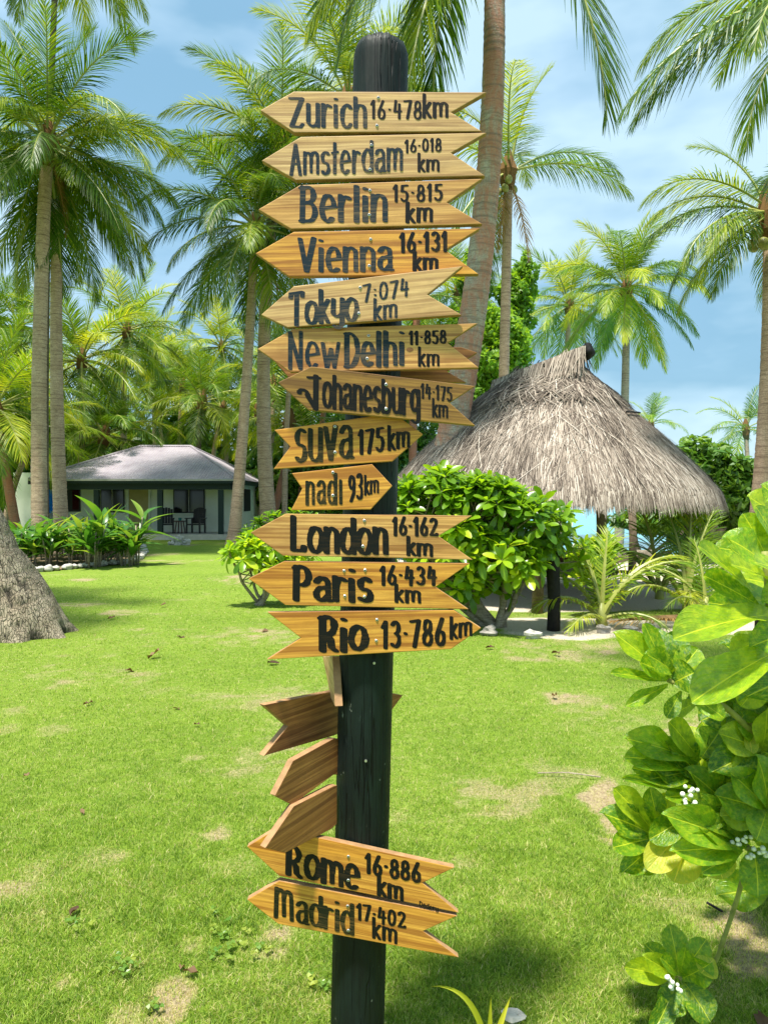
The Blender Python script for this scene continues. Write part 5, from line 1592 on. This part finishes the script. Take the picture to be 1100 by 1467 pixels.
# ---- hand painted letters: strokes in a box, x 0..advance, y 0 baseline .. 1 cap height; x-height X
def arc(cx, cy, rx, ry, a0, a1, n=8):
    return [(cx + rx * math.cos(R(a0 + (a1 - a0) * i / n)), cy + ry * math.sin(R(a0 + (a1 - a0) * i / n))) for i in range(n + 1)]
def glyphs(X):
    h = X / 2
    g = {}
    def o(w=.5): return [arc(w/2, h, w/2, h, 90, 450, 16)]
    g['o'] = (.5, o()); 
    g['a'] = (.48, [[(.03, X*.80)] + arc(.23, X*.74, .19, X*.24, 140, 10, 7) + [(.43, 0), (.5, .01)], [(.42, X*.60)] + arc(.22, X*.28, .19, X*.27, 80, 300, 10) + [(.42, X*.2)]])
    g['b'] = (.5, [[(.03, 1.0), (.03, 0)], arc(.24, h, .23, h, 150, -150, 14)])
    g['d'] = (.5, [[(.46, 1.0), (.46, 0)], arc(.23, h, .23, h, 30, 330, 14)])
    g['e'] = (.48, [[(.03, h), (.45, h*1.1)] + arc(.23, h, .22, h, 10, 310, 14)])
    g['c'] = (.42, [arc(.24, h, .22, h, 45, 315, 14)])
    g['g'] = (.5, [arc(.23, h*1.15, .22, h*.85, 30, 360, 14), [(.46, X), (.46, -.12)] + arc(.25, -.12, .21, .13, 0, -150, 8)])
    g['h'] = (.5, [[(.03, 1.0), (.03, 0)], [(.03, h)] + arc(.24, X*.72, .2, X*.26, 160, 0, 8) + [(.45, 0)]])
    g['n'] = (.5, [[(.03, X), (.03, 0)], [(.03, h)] + arc(.24, X*.72, .2, X*.26, 160, 0, 8) + [(.45, 0)]])
    g['m'] = (.78, [[(.03, X), (.03, 0)], [(.03, h)] + arc(.2, X*.74, .17, X*.24, 160, 0, 7) + [(.38, .05)], [(.38, h)] + arc(.55, X*.74, .17, X*.24, 160, 0, 7) + [(.73, 0)]])
    g['r'] = (.36, [[(.03, X), (.03, 0)], [(.03, h)] + arc(.22, X*.70, .17, X*.24, 160, 50, 6)])
    g['u'] = (.5, [[(.03, X), (.03, X*.28)] + arc(.24, X*.28, .21, X*.26, 180, 350, 8), [(.46, X), (.46, 0)]])
    g['i'] = (.14, [[(.05, X*.95), (.05, 0)], [(.05, .94), (.06, .93)]])
    g['l'] = (.14, [[(.05, 1.0), (.05, 0)]])
    g['I'] = (.16, [[(.05, X*1.0), (.05, 0)]])
    g['s'] = (.4, [arc(.2, X*.75, .17, X*.24, 40, 250, 10) + arc(.2, X*.26, .17, X*.25, 80, -150, 10)])
    g['t'] = (.3, [[(.12, 1.0), (.12, 0)], [(.0, X*.92), (.27, X*.95)]])
    g['v'] = (.46, [[(.0, X), (.22, 0)], [(.22, 0), (.42, X)]])
    g['w'] = (.66, [[(.0, X), (.17, 0), (.33, X*.75), (.48, 0), (.64, X)]])
    g['y'] = (.5, [[(.03, X), (.03, X*.4)] + arc(.24, X*.42, .21, X*.2, 190, 340, 7), [(.46, X), (.46, -.06)] + arc(.25, -.06, .21, .13, 0, -150, 7)])
    g['k'] = (.42, [[(.03, 1.0), (.03, 0)], [(.36, X), (.05, h*.9)], [(.12, h*1.0), (.38, 0)]])
    g['Z'] = (.62, [[(.02, .97), (.55, .97), (.08, .03), (.48, .0), (.58, .12)]])
    g['A'] = (.55, [[(.02, 0), (.26, 1.0)], [(.26, 1.0), (.52, 0)], [(.1, .36), (.42, .36)]])
    g['B'] = (.56, [[(.06, 1.0), (.05, 0)], [(.0, .98), (.24, 1.0)] + arc(.28, .77, .17, .22, 80, -80, 8) + [(.15, .54)], [(.15, .54), (.28, .54)] + arc(.3, .28, .2, .26, 80, -90, 9) + [(.02, .02)]])
    g['V'] = (.62, [[(.02, 1.0), (.28, 0)], [(.28, 0), (.56, 1.0)]])
    g['T'] = (.6, [[(.0, .84), (.02, .97), (.56, 1.0), (.56, .86)], [(.28, .97), (.27, 0)]])
    g['N'] = (.56, [[(.05, 0), (.05, 1.0)], [(.05, 1.0), (.48, .0)], [(.48, .0), (.49, 1.0)]])
    g['D'] = (.58, [[(.06, 1.0), (.06, 0)], [(.02, .98), (.2, 1.0)] + arc(.2, .5, .33, .49, 85, -85, 12) + [(.02, .02)]])
    g['J'] = (.6, [[(.5, 1.05), (.48, .0)], [(.3, .93), (.58, 1.0)], [(.48, .02), (.30, .30)] + arc(.14, .42, .12, .1, -20, 190, 8)])
    g['L'] = (.56, [[(.05, 1.0), (.05, .03)], [(.05, .03), (.46, .03), (.5, .14)]])
    g['P'] = (.54, [[(.07, 1.0), (.06, 0)], [(.0, .96), (.22, 1.0)] + arc(.26, .72, .22, .27, 85, -85, 10) + [(.1, .46)]])
    g['R'] = (.6, [[(.07, 1.0), (.06, 0)], [(.0, .97), (.22, 1.0)] + arc(.26, .74, .22, .25, 85, -85, 10) + [(.1, .5)], [(.22, .5), (.34, .35), (.38, .1), (.52, 0)]])
    g['M'] = (.9, [[(.08, 1.0), (.03, 0)], [(.07, .8)] + arc(.25, .72, .17, .26, 150, 0, 8) + [(.42, .1)], [(.42, .7)] + arc(.6, .70, .17, .26, 150, 0, 8) + [(.79, 0)]])
    g['0'] = (.48, [arc(.22, .5, .2, .48, 90, 450, 18)])
    g['1'] = (.26, [[(.0, .78), (.14, 1.0), (.14, 0)]])
    g['2'] = (.48, [arc(.22, .75, .18, .23, 165, -30, 9) + [(.05, .05), (.42, .04), (.44, .12)]])
    g['3'] = (.46, [arc(.2, .75, .17, .23, 150, -80, 9) + arc(.2, .27, .19, .25, 80, -150, 10)])
    g['4'] = (.5, [[(.12, 1.0), (.04, .38), (.42, .42)], [(.33, .8), (.32, 0)]])
    g['5'] = (.46, [[(.38, .98), (.08, .96), (.07, .6)] + arc(.2, .32, .19, .3, 110, -150, 10)])
    g['6'] = (.46, [[(.3, 1.0), (.08, .5)] + arc(.22, .27, .18, .26, 160, -200, 14)])
    g['7'] = (.44, [[(.0, .95), (.38, .98), (.16, 0)]])
    g['8'] = (.46, [arc(.21, .74, .15, .23, 270, 630, 12), arc(.21, .26, .19, .25, 90, 450, 12)])
    g['9'] = (.44, [arc(.21, .72, .17, .25, 0, 360, 14), [(.38, .72), (.36, .3), (.14, .0)]])
    g['.'] = (.2, [[(.08, .52), (.09, .50)]])
    g[','] = (.2, [[(.09, .50), (.05, .34)]])
    g[':'] = (.2, [[(.08, .62), (.09, .61)], [(.08, .3), (.09, .29)]])
    g[' '] = (.25, [])
    return g
def nib_hull(p, q, rx, ry, n=14, slant=0.35):
    """outline of an elliptical brush moved from p to q"""
    pts = []
    c, s_ = math.cos(slant), math.sin(slant)
    for e in (p, q):
        for i in range(n):
            a = 6.28318 * i / n
            x, y = rx * math.cos(a), ry * math.sin(a)
            pts.append((e[0] + x * c - y * s_, e[1] + x * s_ + y * c))
    pts = sorted(set(pts))
    def half(ps):
        h = []
        for r_ in ps:
            while len(h) >= 2 and (h[-1][0]-h[-2][0])*(r_[1]-h[-2][1]) - (h[-1][1]-h[-2][1])*(r_[0]-h[-2][0]) <= 0: h.pop()
            h.append(r_)
        return h[:-1]
    return half(pts) + half(pts[::-1])

class Board:
    def __init__(s, name, label, pts, roll, depth, yaw=0.0, wood='wood_tan', thick=.021, group='arrow boards on the signpost', screws=(), cat='sign', bevel=.0018):
        cx = sum(p[0] for p in pts) / len(pts); cy = sum(p[1] for p in pts) / len(pts)
        s.C = P(cx, cy, depth)
        ps = R(yaw)
        s.n = Vector((math.sin(ps), -math.cos(ps), 0))
        hx = Vector((math.cos(ps), math.sin(ps), 0)); up = Vector((0, 0, 1))
        r_ = R(roll)
        ax = hx * math.cos(r_) + up * math.sin(r_); az = -hx * math.sin(r_) + up * math.cos(r_)
        s.M = Matrix((ax, -s.n, az)).transposed()
        s.Mi = s.M.inverted()
        root = empty(name, s.C, label, cat, group)
        root.rotation_euler = s.M.to_euler()
        s.root = root
        L2 = [s.loc(*p) for p in pts]
        bm = bmesh.new()
        vs = [bm.verts.new((p[0], 0, p[1])) for p in L2]
        # small irregularities along the sawn edges
        f = bm.faces.new(vs)
        bm.normal_update()
        if f.normal.y > 0: f.normal_flip()
        ex = bmesh.ops.extrude_face_region(bm, geom=[f])
        bmesh.ops.translate(bm, vec=(0, thick, 0), verts=[v for v in ex['geom'] if isinstance(v, bmesh.types.BMVert)])
        bmesh.ops.recalc_face_normals(bm, faces=bm.faces)
        if bevel:
            bmesh.ops.bevel(bm, geom=list(bm.edges), offset=bevel, segments=2, affect='EDGES', profile=.6)
        me = bpy.data.meshes.new('board')
        bm.to_mesh(me); bm.free()
        me.materials.append(M[wood]); me.materials.append(M['wood_edge'])
        for p in me.polygons:
            if abs(p.normal.y) < .5: p.material_index = 1
        o = bpy.data.objects.new('board', me); link(o, root)
        for (px, py) in screws:
            q = s.loc(px, py)
            m = MB(); m.tube([(q[0], .002, q[1]), (q[0], -.0012, q[1]), (q[0], -.0022, q[1])], [.0042, .0042, .003], n=12)
            sc_ = m.build('screw', M['screw'], root)
            m = MB(); m.box(q[0]-.0022, q[0]+.0022, -.0027, -.0023, q[1]-.0006, q[1]+.0006); m.box(q[0]-.0006, q[0]+.0006, -.00295, -.00275, q[1]-.0022, q[1]+.0022)
            m.build('screw_slot', M['char'], sc_)
    def loc(s, px, py):
        d = ray(px, py); o = Vector((0, 0, CAMZ))
        t = (s.C - o).dot(s.n) / d.dot(s.n)
        q = s.Mi @ (o + d * t - s.C)
        return (q.x, q.z)
    def text(s, txt, x0, y0, x1, y1, cap, nib, mat='paint_black', X=.72, part='lettering', slant=.28, gap=.17, seed=0, jit=.010, lean=0.0):
        """baseline from (x0,y0) to (x1,y1) in the picture, cap height and nib half-widths in pixels"""
        heavy = mat == 'paint_black' and part == 'place_name'
        nib = (nib[0] * (1.0 if heavy else .86), nib[1] * (.84 if heavy else .74))
        rr = random.Random(seed + len(txt) * 7 + int(x0))
        g = glyphs(X)
        adv = sum(g[c][0] for c in txt) + gap * (len(txt) - 1)
        hwx = nib[0]
        bx, by = x1 - x0 - 2 * hwx, y1 - y0
        kx = bx / adv
        m = MB(); cnt = 0
        X0 = x0 + hwx
        pos = 0.0
        for c in txt:
            w, strokes = g[c]
            yo = rr.uniform(-.015, .02)
            for st in strokes:
                st = [(p[0] + rr.uniform(-jit, jit), p[1] + rr.uniform(-jit, jit)) for p in st]
                hs = [1 + .12 * math.sin(i * 1.3 + rr.uniform(0, 1)) for i in range(len(st))]
                for i in range(len(st) - 1):
                    seg = []
                    for (gx_, gy_) in (st[i], st[i+1]):
                        ux = pos + gx_; fr = ux / adv
                        px = X0 + ux * kx + lean * gy_ * cap
                        py = y0 + by * fr - (gy_ + yo) * (cap - 2 * nib[1]) - nib[1]
                        seg.append((px, py))
                    hull = nib_hull(seg[0], seg[1], nib[0] * hs[i], nib[1] * hs[i], slant=slant)
                    cnt += 1
                    off = -.0006 - cnt * .000006
                    vs = [s.loc(*p) for p in hull]
                    m.add([(v[0], off, v[1]) for v in vs], [tuple(range(len(vs)))])
            pos += w + gap
        o = m.build(part, M[mat], s.root)
        bm = bmesh.new(); bm.from_mesh(o.data)
        for f in bm.faces:
            f.normal_update()
            if f.normal.y > 0: f.normal_flip()
        bm.to_mesh(o.data); bm.free()
        return o

YF = 1.943
SL, BK, OL = 'paint_slate', 'paint_black', 'paint_olive'
b = Board('arrow_sign', 'left pointing wooden arrow sign reading Zurich, topmost on the post', [(373,158),(421,131),(697,132),(646,161),(690,188),(422,190)], 0, YF, wood='wood_pale', screws=[(542,140),(540,180)])
b.text('Zurich', 412, 184, 528, 184, 46, (3.9, 2.2), SL, X=.76, part='place_name'); b.text('16.478', 530, 171.5, 606, 171.5, 28, (2.4, 1.4), BK, part='distance'); b.text('km', 604, 170, 644, 169, 36, (3.2, 1.6), BK, X=.62, part='unit')
b = Board('arrow_sign', 'left pointing wooden arrow sign reading Amsterdam, second from the top', [(375,230),(431,196),(697,190),(646,219),(695,252),(424,258)], 1.2, YF, wood='wood_pale', screws=[(532,208),(530,243)])
b.text('Amsterdam', 414, 253, 579, 246, 46, (3.1, 2.0), SL, X=.74, part='place_name', seed=2); b.text('16.018', 579, 220, 634, 217, 20, (2.0, 1.3), BK, part='distance'); b.text('km', 597, 247, 631, 246, 28, (2.7, 1.4), BK, X=.62, part='unit')
b = Board('arrow_sign', 'left pointing wooden arrow sign reading Berlin, third from the top', [(370,300),(430,265),(691,256),(640,290),(691,321),(417,328)], 1.5, YF, wood='wood_tan', screws=[(530,273),(529,308)])
b.text('Berlin', 427, 321, 558, 318, 54, (4.9, 2.6), SL, X=.74, part='place_name', seed=3); b.text('15.815', 562, 290, 636, 289, 26, (2.6, 1.7), BK, part='distance'); b.text('km', 580, 320, 622, 319, 32, (3.5, 1.7), BK, X=.66, part='unit')
b = Board('arrow_sign', 'left pointing wooden arrow sign reading Vienna, its right tail half covered by the sign below', [(366,363),(421,332),(688,327),(638,358),(686,393),(414,396)], 1.0, YF, wood='wood_gold', screws=[(531,343),(529,381)])
b.text('Vienna', 425, 391, 565, 389, 50, (4.7, 2.3), SL, X=.72, part='place_name', seed=4); b.text('16.131', 571, 363, 643, 361, 30, (3.2, 2.2), BK, part='distance'); b.text('km', 590, 389, 630, 389, 30, (3.6, 1.8), BK, X=.66, part='unit')
b = Board('arrow_sign', 'left pointing wooden arrow sign reading Tokyo, tilted up to the right over its neighbours', [(374,451),(421,410),(663,381),(612,422),(661,451),(412,469)], 4.5, YF - .016, yaw=-2.5, wood='wood_pale', screws=[(516,412),(514,449)])
b.text('Tokyo', 413, 468, 515, 460, 50, (4.3, 2.2), SL, X=.68, part='place_name', seed=5); b.text('7:074', 519, 434, 588, 425, 27, (2.3, 1.6), SL, part='distance'); b.text('km', 534, 461, 571, 456, 33, (2.9, 1.5), SL, X=.62, part='unit')
b = Board('arrow_sign', 'left pointing wooden arrow sign reading New Delhi, with a dark knot right of the name', [(369,500),(420,471),(684,463),(641,491),(686,527),(416,533)], .8, YF, wood='wood_tan', screws=[(528,481),(526,514)])
b.text('New', 411, 530, 489, 528, 56, (3.6, 2.2), SL, X=.68, part='place_name', seed=6); b.text('Delhi', 491, 528, 582, 524, 52, (4.6, 2.4), SL, X=.68, part='place_name', seed=7); b.text('11.858', 585, 495, 641, 493, 21, (2.4, 1.5), BK, part='distance'); b.text('km', 598, 526, 631, 525, 29, (2.6, 1.4), BK, X=.62, part='unit')
m = MB(); c_ = b.loc(587, 501)
for q in range(3): m.add([(c_[0] + math.cos(i*.5236)*(.009-.0028*q), -.0004 - .0001*q, c_[1] + math.sin(i*.5236)*(.006-.0019*q)) for i in range(12)], [tuple(range(12))])
m.build('knot', M['knot'] if 'knot' in M else M.setdefault('knot', simple('dark_wood_knot', (.20, .085, .03), .5, .4, scale=60, var=.5)), b.root)
b = Board('arrow_sign', 'left pointing darker brown arrow sign reading Johanesburg, tilted down to the right', [(398,548),(446,525),(681,553),(644,577),(681,610),(442,587)], -5.5, YF - .022, yaw=1.5, wood='wood_brown', screws=[(553,551),(553,586)])
b.text('J', 424, 583, 462, 590, 50, (4.0, 2.0), BK, part='place_name', seed=8); b.text('ohanesburg', 461, 585, 603, 597, 50, (2.9, 2.1), BK, X=.76, part='place_name', seed=9); b.text('14.175', 602, 571, 649, 576, 22, (1.9, 1.2), BK, part='distance'); b.text('km', 618, 598, 643, 600, 28, (2.2, 1.3), BK, X=.66, part='unit')
b = Board('arrow_sign', 'right pointing golden arrow sign reading suva', [(606,622),(564,592),(393,616),(416,640),(392,672),(562,661)], 4.0, YF, wood='wood_gold', screws=[(480,611),(480,648)])
b.text('suva', 421, 665, 508, 657, 52, (4.3, 2.4), OL, X=.96, part='place_name', seed=10); b.text('175', 512, 652, 553, 647, 37, (3.2, 2.0), BK, part='distance'); b.text('km', 554, 646, 589, 642, 37, (3.2, 1.7), BK, X=.66, part='unit')
b = Board('arrow_sign', 'short right pointing orange brown arrow sign reading nadi', [(562,696),(533,665),(418,678),(433,700),(417,731),(531,730)], 3.0, YF, wood='wood_gold', screws=[(477,677),(477,710)])
b.text('nadI', 437, 725, 493, 722, 46, (3.0, 1.9), OL, X=.76, gap=.24, part='place_name', seed=11); b.text('93', 498, 719, 522, 717, 40, (2.7, 1.8), BK, part='distance'); b.text('km', 521, 710, 544, 707, 30, (2.2, 1.3), BK, X=.66, part='unit')
b = Board('arrow_sign', 'left pointing golden arrow sign reading London, below the short right pointing one', [(359,763),(409,736),(676,739),(628,768),(677,802),(405,796)], -.8, YF, wood='wood_tan', screws=[(522,746),(520,783)])
b.text('London', 414, 793, 559, 796, 54, (4.7, 2.6), BK, X=.72, part='place_name', seed=12); b.text('16.162', 561, 768, 629, 769, 28, (3.1, 2.0), BK, part='distance'); b.text('km', 581, 797, 622, 798, 29, (3.6, 1.8), BK, X=.66, part='unit')
b = Board('arrow_sign', 'left pointing golden arrow sign reading Paris', [(356,829),(407,804),(673,807),(624,841),(671,873),(409,867)], -.8, YF, wood='wood_gold', screws=[(523,817),(522,855),(493,818),(494,854)])
b.text('Paris', 417, 861, 537, 864, 52, (5.2, 2.8), BK, X=.70, part='place_name', seed=13); b.text('16.434', 543, 839, 628, 840, 29, (3.2, 2.1), BK, part='distance'); b.text('km', 564, 864, 605, 865, 28, (3.5, 1.8), BK, X=.66, part='unit')
b = Board('arrow_sign', 'right pointing arrow sign reading Rio, with reddish knot at its left tail', [(689,900),(650,874),(383,877),(431,914),(382,945),(646,930)], 1.6, YF, wood='wood_gold', screws=[(540,888),(539,918)])
b.text('Rio', 454, 936, 529, 933, 53, (5.6, 2.9), BK, X=.68, part='place_name', seed=14); b.text('13.786', 545, 931, 641, 925, 41, (3.8, 2.4), BK, part='distance'); b.text('km', 643, 917, 678, 912, 34, (3.1, 1.7), BK, X=.64, part='unit')
b = Board('arrow_sign', 'left pointing yellow wooden arrow sign reading Rome, its upper left behind the back facing boards', [(354,1213),(396,1187),(651,1243),(605,1265),(657,1308),(400,1255)], -11.5, YF, wood='wood_gold', screws=[(499,1227),(499,1261)])
b.text('Rome', 407, 1254, 518, 1277, 46, (4.5, 2.5), BK, X=.80, part='place_name', seed=15); b.text('16.886', 522, 1252, 605, 1266, 30, (3.4, 2.4), BK, part='distance'); b.text('km', 539, 1284, 580, 1292, 31, (3.7, 2.0), BK, X=.70, part='unit'); b.text('Dedery', 600, 1298, 628, 1306, 7.5, (.9, .7), BK, part='small_writing')
b = Board('arrow_sign', 'left pointing yellow wooden arrow sign reading Madrid, lowest on the post', [(354,1289),(400,1262),(655,1312),(606,1334),(657,1372),(399,1324)], -11.5, YF, wood='wood_gold', screws=[(498,1298),(499,1333)])
b.text('Madrid', 391, 1315, 509, 1340, 46, (4.0, 2.2), OL, X=.72, part='place_name', seed=16); b.text('17.402', 510, 1318, 583, 1331, 25, (2.7, 1.9), BK, part='distance'); b.text('km', 532, 1344, 571, 1353, 31, (3.2, 1.7), BK, X=.68, part='unit')
# boards that point away from the camera
gr = 'arrow boards on the signpost'
Board('arrow_sign', 'blank brown back of a swallow tailed arrow board whose tip shows right of the pole', [(378,1010),(478,990),(545,990),(577,996),(558,1022),(478,1054),(378,1083),(413,1040)], 3.0, 2.13, 49, wood='wood_back')
m = MB(); 
Board('arrow_sign', 'blank brown back of an arrow board, middle of the three left of the pole', [(394,1140),(420,1090),(478,1058),(490,1060),(490,1110),(478,1110),(419,1153)], 8.0, 1.955, 49, wood='wood_back')
Board('arrow_sign', 'blank brown back of an arrow board, lowest of the three left of the pole', [(380,1215),(421,1155),(478,1126),(483,1125),(483,1180),(476,1187),(409,1222)], 10.0, 1.925, 49, wood='wood_back')
Board('arrow_sign', 'arrow board seen nearly edge on under the left of the Rio sign', [(462,940),(476,940),(480,1012),(474,1000)], 0, 2.08, -80, wood='wood_pale')
Board('arrow_sign', 'reddish arrow board mostly hidden behind the New Delhi and Johanesburg signs', [(391,515),(412,500),(660,497),(684,505),(640,532),(668,548),(420,548)], 0, PD + PR + .012, 0, wood='wood_back')
